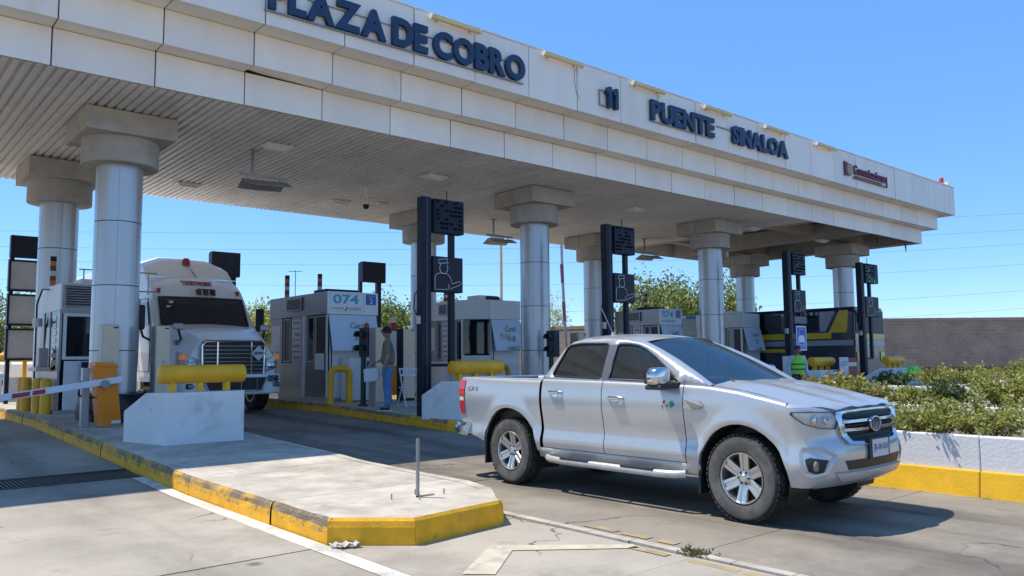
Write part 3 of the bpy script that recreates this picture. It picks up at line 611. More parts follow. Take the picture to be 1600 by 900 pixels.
# --- booths with big front board
def booth(x0, w_, y0, y1, label, big, lane, chamfer=0.0, cab=True, detail=True):
    b = thing('toll_booth', label, 'toll booth', (x0+w_/2, (y0+y1)/2, ZB), group='toll booths')
    x1 = x0+w_; xs = x0-chamfer
    top, mid = 3.17, 2.60
    sh = [(xs, y1), (xs, y0+chamfer*.9), (x0, y0), (x1, y0), (x1, y1)] if chamfer else [(x0, y1), (x0, y0), (x1, y0), (x1, y1)]
    MB().prism([(p[0], p[1]) for p in sh], ZB-.02, ZB+.09).build('base', M_mach, b)
    ins = MB()
    ins.box(xs+.03, x1-.03, y1-.06, y1-.02, ZB+.09, mid); ins.box(x1-.06, x1-.02, y0+.03, y1-.06, ZB+.09, mid); ins.build('wall', M_alum, b)
    MB().prism(sh, mid, top).build('roof_box', M_alum if not chamfer else M_boothw, b, bevel=.015)
    MB().box(x0+.02, x1-.02, y0+.0, y0+.05, ZB+.09, mid-.004).build('front_wall', M_boothw, b)
    if chamfer:
        MB().hexa([(xs+.01,y0+chamfer*.9,ZB+.09),(x0+.015,y0+.01,ZB+.09),(x0+.04,y0+.05,ZB+.09),(xs+.05,y0+chamfer*.9+.04,ZB+.09),(xs+.01,y0+chamfer*.9,1.55),(x0+.015,y0+.01,1.55),(x0+.04,y0+.05,1.55),(xs+.05,y0+chamfer*.9+.04,1.55)]).build('corner_wall', M_boothw, b)
        MB().hexa([(xs+.01,y0+chamfer*.9,1.60),(x0+.0,y0+.01,1.60),(x0+.01,y0+.02,1.60),(xs+.02,y0+chamfer*.9+.01,1.60),(xs+.01,y0+chamfer*.9,2.58),(x0+.0,y0+.01,2.58),(x0+.01,y0+.02,2.58),(xs+.02,y0+chamfer*.9+.01,2.58)]).build('corner_window', M_gblk, b)
        yS = y0+chamfer*.9
    else: yS = y0
    # -x side: dado, windows, notice boards, door
    L = y1-yS; X = xs
    MB().box(X+.01, X+.05, yS+.04, y1-.05, ZB+.09, 1.38).build('side_wall', M_boothw if chamfer else M_alum, b)
    MB().box(X+.002, X+.06, yS, yS+.07, ZB+.09, mid-.003).build('corner_post', M_boothw, b)
    cols = [(.03,.20,'glass'),(.22,.33,'glass'),(.36,.39,'post'),(.42,.60,'paper'),(.62,.74,'glass'),(.77,.98,'sheet')]
    for a, c_, kind in cols:
        ya, yb = yS+L*a, yS+L*c_
        if kind == 'glass': pane(b, 'x', ya+.03, yb-.03, 1.44, 2.54, X+.05)
        elif kind == 'post': MB().box(X-.02, X+.05, ya, yb, ZB+.09, mid-.004).build('mullion', M_boothw, b)
        elif kind == 'paper': MB().box(X+.02, X+.045, ya, yb, 1.38, mid-.004).build('side_wall', M_alum, b); paper_lines(b, 'x', ya+.03, yb-.03, 1.45, 2.52, X+.02, 7)
        else: MB().box(X+.015, X+.045, ya, yb, 1.38, mid-.004).build('side_wall', M_alum, b); plate(b, 'x', ya+.1, yb-.1, 1.7, 2.4, X+.015, M_boothw, 'notice_board')
    if not chamfer:
        dd = MB().box(X-.012, X+.008, yS+L*.03, yS+L*.33, ZB+.10, 1.40).build('door', mat('door_dark_steel', (.16,.16,.17), .4, metal=.5), b, bevel=.005)
        plate(dd, 'x', yS+.12, yS+.62, 1.22, 1.62, X-.014, M_paper, 'door_notice'); MB().tube([(X-.05,yS+L*.31,1.0),(X-.05,yS+L*.31,1.2)], .012, 6).build('handle', M_steel, dd)
    vent(b, 'x', yS+L*.40, yS+L*.66, 2.76, 3.10, X, 6)
    # front board
    if big:
        s_ = MB().box(x0-.02, x1+.02, y0-.05, y0-.003, mid+.0, top-.0).build('sign_board', mat('sign_board_white', (.78,.79,.80), .4, var=.03), b, bevel=.006)
        k = w_/1.42
        lettering('numerals', '074', M_cyan, s_, x0+.12*k, x0+.86*k, y0-.052, 2.86, 3.10, extrude=.004, offset=.03)
        lettering('lettering', 'CAPUFE', M_lgrey, s_, x0+.08*k, x0+.42*k, y0-.052, 2.71, 2.78, extrude=.004)
        lettering('lettering', '24 HORAS', M_lgrey, s_, x0+.58*k, x0+.93*k, y0-.052, 2.71, 2.78, extrude=.004)
        ph = MB(); ph.tube([(x0+.46*k,y0-.054,2.70),(x0+.50*k,y0-.054,2.72),(x0+.53*k,y0-.054,2.78)], [.018,.012,.018], 6); ph.build('handset_mark', M_black, s_)
        fl = MB()
        for a in ((x0+.04*k,x0+1.0*k,3.125,3.13),(x0+.04*k,x0+1.0*k,2.665,2.67),(x0+.04*k,x0+.045*k,2.67,3.125),(x0+.995*k,x0+1.0*k,2.67,3.125)): fl.box(a[0],a[1],y0-.053,y0-.050,a[2],a[3])
        fl.build('border_line', M_lgrey, s_)
        q = plate(s_, 'y', x0+1.07*k, x0+1.37*k, 2.86, 3.13, y0-.049, M_blue, 'lane_badge'); lettering('numeral', '2', M_paper, q, x0+1.18*k, x0+1.27*k, y0-.058, 2.89, 3.03, extrude=.003, offset=.02)
        lettering('lettering', 'CLASE', M_paper, q, x0+1.12*k, x0+1.32*k, y0-.058, 3.06, 3.10, extrude=.003)
    else: MB().box(x0-.01, x1+.01, y0-.02, y0-.003, mid, top-.01).build('fascia_board', M_boothw, b, bevel=.006)
    bo = MB().hexa([(x0+.0,y0-.30,1.68),(x1-.05,y0-.30,1.68),(x1-.05,y0-.28,1.68),(x0+.0,y0-.28,1.68),(x0+.0,y0-.07,2.58),(x1-.05,y0-.07,2.58),(x1-.05,y0-.05,2.58),(x0+.0,y0-.05,2.58)]).build('lane_board', mat('lane_board_blue_white', (.56,.66,.76), .4, var=.05), b)
    for i, tx in enumerate(lane):
        z = 2.32-i*.29; yy = y0-.07-.23*(2.58-z)/.9-.004-.03
        wd = (.17+.05*len(tx))*w_/1.4; cx = x0+w_*.56
        lettering('lettering', tx, M_lgrey, bo, cx-wd/2, cx+wd/2, yy, z-.08, z+.08, extrude=.006, offset=.004)
    if cab:
        cb = MB().box(x0+.36, x1-.14, y0-.46, y0-.06, ZB+.02, 1.50).build('cabinet', M_boothw, b, bevel=.015)
        plate(cb, 'y', x0+.86, x1-.2, 1.12, 1.42, y0-.459, M_black, 'cabinet_screen'); plate(cb, 'y', x0+.42, x0+.82, .62, 1.44, y0-.459, M_boothw, 'cabinet_door', th=.014, bevel=.004)
    MB().tube([(x0+.05,y0-.03,2.6),(x0+.06,y0-.05,2.0),(x0+.10,y0-.05,1.6),(x0+.08,y0-.05,.9),(x0+.06,y0-.04,.6)], .014, 6).build('cable', M_black, b)
    MB().box(x0+.22, x1-.25, y0+.5, y0+1.2, top, top+.11).build('roof_unit', M_black if big else M_boothw, b, bevel=.02)
    return b
b2 = booth(9.44, 1.40, 18.0, 21.4, 'grey toll booth beside the white truck, its front sign reading 074', True, ['Carril','2-B','1141-II'])
beacon(b2, 8.62+.95, 20.6, 3.17, .62); beacon(b2, 10.45, 20.4, 3.17, .7)
an = MB(); an.tube([(10.0,21.0,3.17),(10.0,21.0,4.0)], .012, 6); an.tube([(9.7,20.8,3.93),(10.3,21.2,4.0)], .009, 5); an.build('aerial', M_steel, b2)
at_world(b2)
b3 = booth(14.64, 1.17, 18.0, 20.25, 'white toll booth with angled corner, just left of the column behind the pickup bed', False, ['Carril','1-B','1140-II'], chamfer=.59, cab=False)
MB().box(14.5, 15.2, 18.3, 18.9, 3.17, 3.32).build('roof_unit', M_boothw, b3, bevel=.02); MB().box(14.75, 15.25, 18.28, 18.3, 3.19, 3.30).build('roof_unit_grille', M_black, b3)
for zz in (1.10, .85): plate(b3, 'y', 15.3, 15.76, zz, zz+.2, 18.0, M_paper, 'notice')
plate(b3, 'y', 14.9, 15.25, 1.98, 2.18, 17.79, mat('taped_patch', (.55,.48,.44), .7), 'taped_patch'); beacon(b3, 14.45, 19.9, 3.17, .5); at_world(b3)
b4 = booth(22.4, 1.2, 18.0, 20.1, 'grey toll booth seen over the pickup roof, its sign also reading 074', True, ['Carril','4','1138'], cab=False); beacon(b4, 22.9, 19.0, 3.17, .62); at_world(b4)
b5 = booth(27.55, 1.22, 18.0, 20.2, 'grey toll booth right of the column over the windscreen, in front of the bus', False, ['Carril','5','1139'], cab=False); at_world(b5)

# ---------------------------------------------------------------- barrier blocks and yellow pipe guards
def barrier(x, y, label_b, label_p, blocklen=1.7, flip=True):
    z = zg(y)+.2
    m_ = MB(); z0 = -.02
    m_.add([(0,0,z0),(1.13,0,z0),(1.13,0,.73),(0,0,.73),
            (-.16,.42,z0),(1.30,.42,z0),(1.30,.42,.73),(-.16,.42,.73),
            (-.33,.85,z0),(1.34,.85,z0),(1.34,.85,.46),(-.33,.85,.46)],
           [(0,1,2,3)]+[f for k in (0,4) for f in ((k,k+3,k+7,k+4),(k+1,k+5,k+6,k+2),(k+3,k+2,k+6,k+7),(k,k+4,k+5,k+1))]+[(8,11,10,9)])
    o = m_.build('concrete_barrier', M_barr, None, bevel=.018, loc=(x, y, z)); tag(o, label_b, 'barrier', 'white concrete barrier blocks')
    p = thing('pipe_guard', label_p, 'guard rail', (x, y, z+.73), group='yellow pipe guards on the barriers')
    c_ = MB(); c_.lathe([(0,-.03),(.10,-.03),(.132,-.015),(.135,0),(.135,1.2),(.132,1.215),(.10,1.23),(0,1.23)], (0,.28,.26), 'x', 28); c_.build('pipe', M_yel, p, smooth=True)
    for q in (.16,.56,.96): MB().box(q-.035,q+.035,.22,.34,0,.2).build('leg', M_yel, p)
    return o
barrier(3.68, 11.76, 'white concrete barrier block at the front of the nearest island', 'yellow pipe guard on the nearest barrier block')
barrier(9.28, 12.3, 'white concrete barrier block behind the tail of the pickup', 'yellow pipe guard showing above the pickup tail')
barrier(22.55, 12.1, 'white concrete barrier block right of the guard in the green vest', 'yellow pipe guard right of the guard in the green vest')
barrier(27.5, 12.1, 'white concrete barrier block farthest right, by the brick wall', 'yellow pipe guard farthest right, by the brick wall')

# ---------------------------------------------------------------- gate, machines, bollards
t = thing('barrier_gate', 'orange gate box with a lowered white and red arm on the nearest island', 'gate', (3.72, 14.9, zg(14.9)+.2))
tilt = MB(); tilt.hexa([(-.16,-.2,0),(.17,-.2,0),(.17,.22,0),(-.16,.22,0),(-.27,-.2,1.04),(.06,-.2,1.02),(.06,.22,1.02),(-.27,.22,1.04)]); tilt.build('cabinet', M_orange, t, bevel=.025)
MB().hexa([(-.30,-.22,1.03),(.10,-.22,1.00),(.10,.24,1.00),(-.30,.24,1.03),(-.25,-.18,1.10),(.06,-.18,1.06),(.06,.2,1.06),(-.25,.2,1.10)]).build('lid', M_orange, t, bevel=.012)
arm_m = mat('arm_white', (.70,.71,.73), .4, var=.05); arm = MB()
A0 = Vector((.13,-.25,.80)); A1 = Vector((-1.62,-.08,.54)); 
def armbox(a, b, h, d): 
    a = Vector(a); b = Vector(b); up = Vector((0,0,h)); dd = Vector((0,d,0)); return [a-up-dd, b-up-dd, b-up+dd, a-up+dd, a+up-dd, b+up-dd, b+up+dd, a+up+dd]
ao = MB().hexa(armbox(A0, A1, .055, .03)).build('arm', arm_m, t, bevel=.01)
for f0, f1 in ((.64,.74),(.76,.90)): MB().hexa(armbox(A0.lerp(A1,f0), A0.lerp(A1,f1), .035, .034)).build('red_stripe', M_redp, ao)
MB().cyl((-.13,-.29,.73),(-.13,-.20,.73),.07,n=14).build('hub', M_steel, t, smooth=True)
MB().tube([(-.30,.1,.85),(-.44,.05,.75),(-.46,.05,.55),(-.36,.08,.48),(-.2,.1,.5)], .018, 6).build('cable', M_black, t)
MB().box(-.42,-.30,.0,.12,0,1.0).build('side_post', M_alum, t, bevel=.008); MB().box(-.2,.2,-.23,.25,-.01,.03).build('foot_plate', M_steel, t)
plate(t, 'y', 0.0, .14, .06, .11, -.205, M_paper, 'label_sticker')
def machine(x, y, label, h=1.78, w_=.28, blk=False):
    z = zg(y)+.2
    t = thing('ticket_machine', label, 'machine', (x, y, z), group='slim ticket machines')
    MB().box(0,w_,0,.28,0,h).build('body', M_mach if not blk else M_black, t, bevel=.012); MB().box(.01,w_-.01,-.018,-.002,.12,h-.01).build('front_panel', M_tan, t, bevel=.004)
    MB().box(-.01,w_+.01,-.02,.3,-.01,.05).build('foot', M_mach, t); MB().box(w_-.10,w_-.03,-.026,-.019,h-.06,h-.035).build('slot', M_black, t)
    MB().lathe([(0,-.03),(.025,-.03),(.028,-.018)], (w_*.6,0,h*.62), 'y', 12).build('button', M_steel, t); return t
machine(3.68, 15.3, 'tall slim beige machine in front of the nearest column', 1.74); machine(4.60, 15.4, 'tall slim beige machine between the nearest column and the truck', 1.74, .26)
machine(9.46, 15.75, 'tall slim beige machine the standing man faces', 1.80, .26); machine(10.62, 16.4, 'tall dark and beige machine behind the folding chair', 1.80, .34, True); machine(14.62, 14.4, 'slim grey machine just right of the traffic light by the pickup cab', 1.75, .30)
def loop_bollard(x, y, label, w_=.5, h=.86):
    t = thing('loop_bollard', label, 'bollard', (x, y, zg(y)+.2), group='yellow loop bollards'); r_ = .075; pts = [(0,0,0),(0,0,h-.2)]
    for i in range(1, 8): a = PI/2*i/8; pts.append((.16-.16*math.cos(a),0,h-.2+.16*math.sin(a)))
    for i in range(8): a = PI/2*i/7; pts.append((w_-.16+.16*math.sin(a),0,h-.2+.16*math.cos(a)))
    pts.append((w_,0,0)); MB().tube(pts, r_, 14).build('hoop', M_yel, t, smooth=True)
    for q in (0,w_): MB().lathe([(.11,0),(.11,.02),(.075,.025)],(q,0,0),n=14).build('flange', M_yel, t)
loop_bollard(9.12, 17.2, 'yellow loop bollard in front of the booth with the 074 sign beside the truck'); loop_bollard(14.0, 17.1, 'yellow loop bollard in front of the white booth with the angled corner', .55)
for i, (x, y, l) in enumerate(((3.30,20.2,'leftmost of the four yellow posts by the first booth'),(3.30,19.75,'second from left of the four yellow posts by the first booth'),(3.33,18.75,'third from left of the four yellow posts by the first booth'),(3.38,18.2,'rightmost of the four yellow posts by the first booth'))):
    z = zg(y)+.0; t = thing('guard_post', l, 'bollard', (x, y, z+.0), group='yellow posts by the first booth')
    MB().lathe([(.10,0),(.10,.86),(.08,.90),(0,.91)],(0,0,0),n=20).build('post', M_yel, t, smooth=True); MB().lathe([(.105,.02),(.105,.10),(.1,.11)],(0,0,0),n=20).build('collar', M_ccol, t)
# traffic lights
def traffic(x, y, label, red):
    t = thing('traffic_light', label, 'traffic light', (x, y, zg(y)+.2), rz=math.radians(-72), group='lane traffic lights')
    m_g = mat('signal_dark_green', (.016,.035,.04), .45)
    MB().cyl((0,0,0),(0,0,1.15),.062,n=16).build('pole', m_g, t, smooth=True); MB().lathe([(.12,0),(.12,.03),(.07,.05)],(0,0,0),n=16).build('foot', m_g, t)
    MB().box(-.14,.14,-.02,.22,1.12,1.80).build('housing', m_g, t, bevel=.03)
    for i, z in enumerate((1.30, 1.62)):
        h_ = MB(); h_.grid(lambda u, v: (-.0+.10*math.cos(u), -.02-v, z+.10*math.sin(u)), [PI*(-.1+1.2*i_/14) for i_ in range(15)], [0,.22]); h_.build('visor', m_g, t, solid=.008, smooth=True)
        l = MB(); l.lathe([(0,-.03),(.06,-.028),(.092,-.012),(.095,0)], (0,-.02,z), 'y', 18); l.build('lens', mat('lens_green', (.02,.09,.05), .2) if i == 0 else mat('lens_red', (.12,.02,.02), .2), t, smooth=True)
    MB().lathe([(.06,1.80),(.06,1.88),(.03,1.91),(0,1.91)],(.02,.08,0),n=12).build('beacon', M_redp if red else M_yel, t, smooth=True); return t
traffic(9.45, 16.25, 'dark traffic light in front of the 074 booth beside the man', True); traffic(14.15, 14.9, 'dark traffic light in front of the column behind the pickup bed', False)

# ---------------------------------------------------------------- tall lane signs
def led_sign(x, label, n_low=0, w_=1.03, y=13.3, green=False, scale=1.0, bus=False):
    z = zg(y)+.2
    t = thing('lane_sign', label, 'sign', (x, y, z), group='tall dark lane signs'); T = 4.76-z
    MB().box(0,.225,-.06,.14,0,T).build('post', M_black, t, bevel=.012); MB().box(.095,.125,-.07,-.06,.1,T-.02).build('post_groove', mat('sign_edge', (.03,.04,.055), .35), t)
    lo = 1.31-z+.02; 
    MB().box(.74,.86,0,.10,(lo if n_low == 0 else 2.3-z),T-.1).build('thin_post', M_black, t, bevel=.006)
    MB().box(.225,.74,0,.08,lo-.03,lo+.03).build('crossbar', M_black, t)
    p = MB().box(.27,w_,-.10,.12,4.04-z,4.74-z).build('display_panel', M_black, t, bevel=.015)
    hd = MB()
    rr = random.Random(int(x*10))
    for i in range(6):
        for j in range(7):
            if rr.random() < .4: continue
            cx = .35+i*.115; cz = 4.12-z+j*.09; hd.add([(cx-.03,-.10,cz),(cx+.03,-.10,cz),(cx+.026,-.15,cz+.03),(cx-.026,-.15,cz+.03),(cx-.03,-.10,cz+.05),(cx+.03,-.10,cz+.05)], [(0,1,2,3),(3,2,5,4),(0,3,4),(1,5,2)])
    hd.build('lamp_hoods', M_black, p)['kind'] = 'stuff'
    if green:
        gl = MB()
        for i in range(16):
            cx = .33+rr.random()*.64; cz = 4.08-z+rr.random()*.6; gl.box(cx-.016,cx+.016,-.114,-.101,cz-.016,cz+.016)
        gl.build('lit_green_lamps', M_green_led, p)['kind'] = 'stuff'
    q = MB().box(.255,w_-.02,-.08,.10,2.82-z,3.55-z).build('pictogram_panel', mat('pictogram_black', (.016,.02,.028), .45, spec=.25), t, bevel=.012)
    zb = 2.82-z; W = w_-.275
    def stroke(pts, cl=False): return [(.255+W*a, -.088, zb+.73*b) for a, b in pts]
    ic = MB()
    head = [(.34+.135*math.cos(a), .67+.155*math.sin(a)) for a in [2.3+ (2*PI-1.55)*i/16 for i in range(17)]]
    ic.tube(stroke(head), .007, 5); ic.tube(stroke([(.18,.80),(.17,.91),(.46,.94),(.44,.86),(.50,.83),(.18,.80)]), .007, 5)
    ic.tube(stroke([(.25,.53),(.14,.51),(.07,.46),(.05,.38),(.05,.06),(.50,.08),(.50,.24),(.56,.10),(.84,.20),(.95,.28),(.88,.32),(.80,.30),(.62,.24),(.56,.42),(.48,.50),(.40,.52),(.25,.53)]), .007, 5)
    ic.build('attendant_outline', M_outl, q)
    if n_low:
        q2 = MB().box(.255,w_-.02,-.08,.10,1.72-z+.75,2.70-z).build('schedule_panel', mat('panel_slate', (.10,.11,.12), .5), t, bevel=.008)
        for i in range(4): MB().box(.30,w_-.08,-.086,-.081,1.72-z+.80+i*.05,1.72-z+.805+i*.05).build('printed_line', M_outl, q2)
    if bus:
        m_bw = mat('sign_white', (.75,.77,.8), .4); q3 = MB().box(.30,w_-.12,-.09,-.05,1.62-z,2.40-z).build('vehicle_sign', M_blue, t, bevel=.006)
        f = MB(); a0, a1, c0, c1 = .30, w_-.12, 1.62-z, 2.40-z
        for u in ((a0,a0+.04,c0,c1),(a1-.04,a1,c0,c1),(a0+.04,a1-.04,c1-.04,c1),(a0+.04,a1-.04,c0,c0+.04),(a0+.04,a1-.04,c0+.17,c0+.19)): f.box(u[0],u[1],-.095,-.091,u[2],u[3])
        f.build('white_border', m_bw, q3)
        g_ = MB(); g_.prism([(a0+.12,c0+.26),(a1-.12,c0+.26),(a1-.12,c0+.38),(a1-.17,c0+.48),(a0+.17,c0+.48),(a0+.12,c0+.38)], -.096, -.091, 'y'); g_.box(a0+.10,a0+.16,-.096,-.091,c0+.22,c0+.26); g_.box(a1-.16,a1-.10,-.096,-.091,c0+.22,c0+.26)
        g_.tube([(a0+.14,-.094,c0+.52),(a0+.2,-.094,c0+.68),(a1-.16,-.094,c0+.66)], .012, 5); g_.build('car_symbol', m_bw, q3)
        lettering('lettering', 'AUTOS', m_bw, q3, a0+.1, a1-.1, -.092, c0+.06, c0+.15, extrude=.004)
    MB().cyl((.67,.02,T-.03),(.67,.02,6.0-z if y > 13.5 else T+.2),.012,n=6).build('conduit', M_black, t)
    MB().box(-.12,-.005,-.03,.06,1.95-z+.2,2.12-z+.2).build('junction_box', M_alum, t, bevel=.01)
    MB().tube([(-.06,.0,2.3-z),(-.16,.0,2.45-z),(-.14,0,2.75-z),(.02,-.07,2.95-z)], .012, 6).build('cable', M_black, t)
    return t
led_sign(9.03, 'tall dark lane sign with attendant pictogram just left of the pickup tail'); led_sign(14.5, 'tall dark lane sign with attendant pictogram rising behind the pickup cab')
led_sign(22.9, 'tall dark lane sign carrying a blue car sign, beside the guard in the vest', n_low=1, bus=True); led_sign(27.8, 'tall dark lane sign farthest right with green lamps lit', green=True, w_=1.25)
def back_sign(x, y, label, z1=4.8, tall=False):
    t = thing('rear_lane_sign', label, 'sign', (x, y, zg(y)+.2), group='lane signs seen from behind'); z = zg(y)+.2
    MB().box(0,.92,-.1,.12,4.12-z,z1-z).build('display_back', M_black, t, bevel=.015)
    for q, lo in ((.04,.0),(.72,0)): MB().box(q,q+(.09 if q < .1 else .16),.14,.30,lo,z1-z-.02).build('post', M_black, t, bevel=.006)
    if tall:
        m_g = mat('panel_back_grey', (.42,.41,.40), .5, var=.12, scale=2)
        for k in range(3):
            za = 3.44-z-k*.87; e = MB().box(0,.90,-.06,.06,za-.16,za+.60).build('panel_back', m_g, t, bevel=.02)
            f = MB()
            for u in ((-.02,.03,za-.18,za+.62),(.87,.92,za-.18,za+.62),(.03,.87,za+.57,za+.62),(.03,.87,za-.18,za-.13)): f.box(u[0],u[1],-.09,.08,u[2],u[3])
            f.build('panel_frame', M_black, e)
    return t
back_sign(9.05, 25, 'dark lane sign seen from behind above the truck roof', 4.9); back_sign(13.85, 24, 'dark lane sign seen from behind right of the 074 booth', 4.83); back_sign(3.42, 23.4, 'stack of grey sign panels seen from behind at the far left', 4.68, tall=True)

# ---------------------------------------------------------------- folding chair, tarp, pole on the island
t = thing('folding_chair', 'white metal folding chair behind the standing man', 'chair', (9.93, 15.35, zg(15.4)+.2), rz=math.radians(-8)); wm = mat('chair_white', (.62,.63,.66), .4)
for q in (0,.42):
    MB().tube([(q,-.22,0),(q,.0,.45),(q,.16,.88)], .017, 8).build('front_leg', wm, t, smooth=True); MB().tube([(q,.28,0),(q,.05,.40),(q,-.02,.44)], .016, 8).build('rear_leg', wm, t, smooth=True)
MB().box(.0,.42,-.16,.20,.43,.455).build('seat', wm, t, bevel=.008)
for z in (.72,.86): MB().box(.01,.41,.11 if z < .8 else .15,.125 if z < .8 else .165,z-.02,z+.02).build('back_rail', wm, t, bevel=.004)
for i in range(4): MB().box(.07+i*.085,.095+i*.085,.125,.14,.74,.84).build('back_slat', wm, t)
for y_, z_ in ((-.2,.05),(.26,.05)): MB().tube([(0,y_,z_),(.42,y_,z_)], .010, 6).build('crossbar', wm, t)
tp = MB()
def tarp(u, v): 
    r_ = .50+.10*math.sin(3*u)+.05*math.sin(7*u+v*9)+.06*v; return (4.15+r_*1.1*math.cos(u)*1.05, 15.9+r_*math.sin(u), .40+v+.03*math.sin(5*u))
tp.grid(tarp, [2*PI*i/40 for i in range(40)], [0,.12,.25,.36,.46,.5], closed_u=True); tp.add([(4.15,15.9,.88)]+[tarp(2*PI*i/40,.5) for i in range(40)], [(0,1+i,1+(i+1) % 40) for i in range(40)])
o = tp.build('tarpaulin', mat('tarp_black', (.012,.014,.02), .4, bump=.8, bscale=9), None, smooth=True); tag(o, 'crumpled black tarpaulin heaped round the foot of the nearest column', 'tarpaulin')
t = thing('steel_post', 'short bare steel post with anchor bolts on the sunlit end of the nearest island', 'post', (4.16, 6.17, .2))
MB().box(-.012,.012,-.012,.012,0,.53).build('post', M_steel, t); MB().box(-.012,.18,-.012,.012,.001,.012).build('foot', M_steel, t)
for x, y in ((-.24,.06),(-.06,-.12),(.06,.13),(.28,-.02)): MB().cyl((x,y,0),(x,y,.05),.007,n=8).build('anchor_bolt', M_steel, t)
# ---------------------------------------------------------------- silver pickup
M_silver = mat('silver_paint', (.475,.49,.50), .29, metal=.45, var=.035, scale=2.0, coat=.55, dirt=((.46,.41,.34),.58,1.6,.3))
M_silverlow = mat('silver_paint_dusty', (.50,.485,.46), .42, metal=.3, var=.08, scale=3, coat=.3, dirt=((.40,.34,.27),.50,2.2,.5))
M_chrome = mat('chrome', (.60,.60,.60), .13, metal=1.0, var=.03)
M_trim = mat('black_trim', (.016,.016,.017), .5, var=.2, scale=8)
M_rub = mat('tyre_rubber', (.028,.027,.026), .75, var=.2, scale=9, dirt=((.17,.155,.135),.50,6,.45), bump=.2, bscale=50)
M_rubside = mat('tyre_sidewall_dusty', (.085,.08,.073), .8, var=.2, scale=7, dirt=((.19,.175,.15),.47,5,.6))
M_alloy = mat('alloy_rim', (.62,.60,.57), .28, metal=.85, var=.06, scale=6, dirt=((.30,.25,.2),.6,9,.4))
M_hl = glass_mat('headlamp_glass', (.42,.42,.37), .5, .05)
M_hlin = mat('headlamp_inner', (.82,.81,.74), .25, metal=.3, var=.3, scale=14)
M_tailr = mat('tail_red', (.55,.02,.02), .15, coat=.8); M_tailw = mat('tail_white', (.75,.72,.70), .2, coat=.5)
M_wind = glass_mat('windscreen_glass', (.012,.035,.06), .36, .02, 3.0); M_side = glass_mat('side_glass_tinted', (.02,.022,.022), .30, .03, 2.0)
M_cab = mat('cab_interior', (.10,.10,.105), .8); M_amber = mat('amber_lamp', (.75,.20,.02), .3, emit=((1,.25,.03), .12))
pk = thing('pickup_truck', 'silver double cab pickup leaving the toll lane', 'pickup', (6.96, 4.08, 0), rz=math.radians(-90+.7))
pk.scale = (.945, .91, .99)
WF, WR, AR, RR = (0, .39), (-3.25, .395), .475, .495
def interp(x, T):
    if x <= T[0][0]: return T[0][1]
    for (a, va), (b, vb) in zip(T, T[1:]):
        if x <= b: return va+(vb-va)*(x-a)/(b-a)
    return T[-1][1]
def sm(x, T):   # smooth interpolation
    if x <= T[0][0]: return T[0][1]
    for i, ((a, va), (b, vb)) in enumerate(zip(T, T[1:])):
        if x <= b:
            t = (x-a)/(b-a); p0 = T[max(i-1, 0)]; p3 = T[min(i+2, len(T)-1)]
            m1 = (vb-p0[1])/(b-p0[0]); m2 = (p3[1]-va)/(p3[0]-a); h = b-a
            return (2*t**3-3*t*t+1)*va+(t**3-2*t*t+t)*h*m1+(-2*t**3+3*t*t)*vb+(t**3-t*t)*h*m2
    return T[-1][1]
PROF = [(.34,.845),(.43,.868),(.52,.897),(.57,.901),(.66,.878),(.80,.896),(.92,.918),(1.02,.924),(1.12,.915),(1.20,.896),(1.27,.87)]
def hw(x, z):
    y = sm(z, PROF)
    if x < -3.6: y -= .05*((-3.6-x)/.75)**2
    for (cx, cz), R in ((WF, AR), (WR, RR)):
        d = math.hypot(x-cx, z-cz); y += .032*math.exp(-((d-R-.02)/.075)**2)*(1 if z < 1.08 else 0)
    if x > .1: y -= .012*((x-.1)/.375)**2
    return y
ZT = [(-4.3,1.235),(-2.69,1.215),(-2.66,1.235),(-1.7,1.225),(-.62,1.205),(-.36,1.195),(0,1.155),(.3,1.10),(.475,1.065)]
def zt(x): return interp(x, ZT)
def zbot(x):
    for (cx, cz), R in ((WF, AR), (WR, RR)):
        if abs(x-cx) < R-1e-6: return max(cz+math.sqrt(R*R-(x-cx)**2), .40)
    if x < WR[0]-RR+1e-4: return .47+.12*(WR[0]-RR-x)/.55
    return .43
def side(name, x0, x1, s, z0=None, roll=True, n=10, rows=13, mt=None, inward=.11, parent=pk):
    xs = {round(x0+(x1-x0)*i/n, 4) for i in range(n+1)}
    for (cx, cz), R in ((WF, AR), (WR, RR)):
        for i in range(17):
            x = cx-R*math.cos(PI*i/16)
            if x0 < x < x1: xs.add(round(x, 4))
    xs = sorted(xs); V = []
    R_ = [i/(rows-1) for i in range(rows)]
    m_ = MB()
    for x in xs:
        a = z0 if z0 is not None else zbot(x); b = zt(x)-.035
        col = []
        # small inner return at the lower edge
        col.append((x, s*(hw(x, a)-.04), a+.004))
        for t in R_: z = a+(b-a)*t; col.append((x, s*hw(x, z), z))
        if roll:
            yb = hw(x, b)
            for dy, dz in ((.008,.018),(.024,.030),(.05,.036),(inward,.038)): col.append((x, s*(yb-dy), b+dz))
        V.append(col)
    nv = len(V[0]); m_.add([p for c in V for p in c], [(i*nv+k, (i+1)*nv+k, (i+1)*nv+k+1, i*nv+k+1) for i in range(len(xs)-1) for k in range(nv-1)])
    return m_.build(name, mt or M_silver, parent, smooth=True, angle=50)
def nose_xf(z): return sm(z, [(.34,.70),(.38,.79),(.44,.845),(.52,.872),(.60,.885),(.68,.885),(.735,.865),(.78,.842),(.86,.836),(.94,.822),(1.0,.79),(1.04,.74)])
NE = 2.7
def nose(a, z, off=0.0):
    h_ = hw(.475, min(z, 1.06)); ca, sa = abs(math.cos(a)), abs(math.sin(a))
    x = .475+(nose_xf(z)-.475+off)*ca**(2/NE); y = (h_+off)*math.copysign(sa**(2/NE), a); return (x, y, z)
def a_of_y(y, z): h_ = hw(.475, min(z, 1.06)); return math.copysign(math.asin(min(1, (abs(y)/h_)**(NE/2))), y)
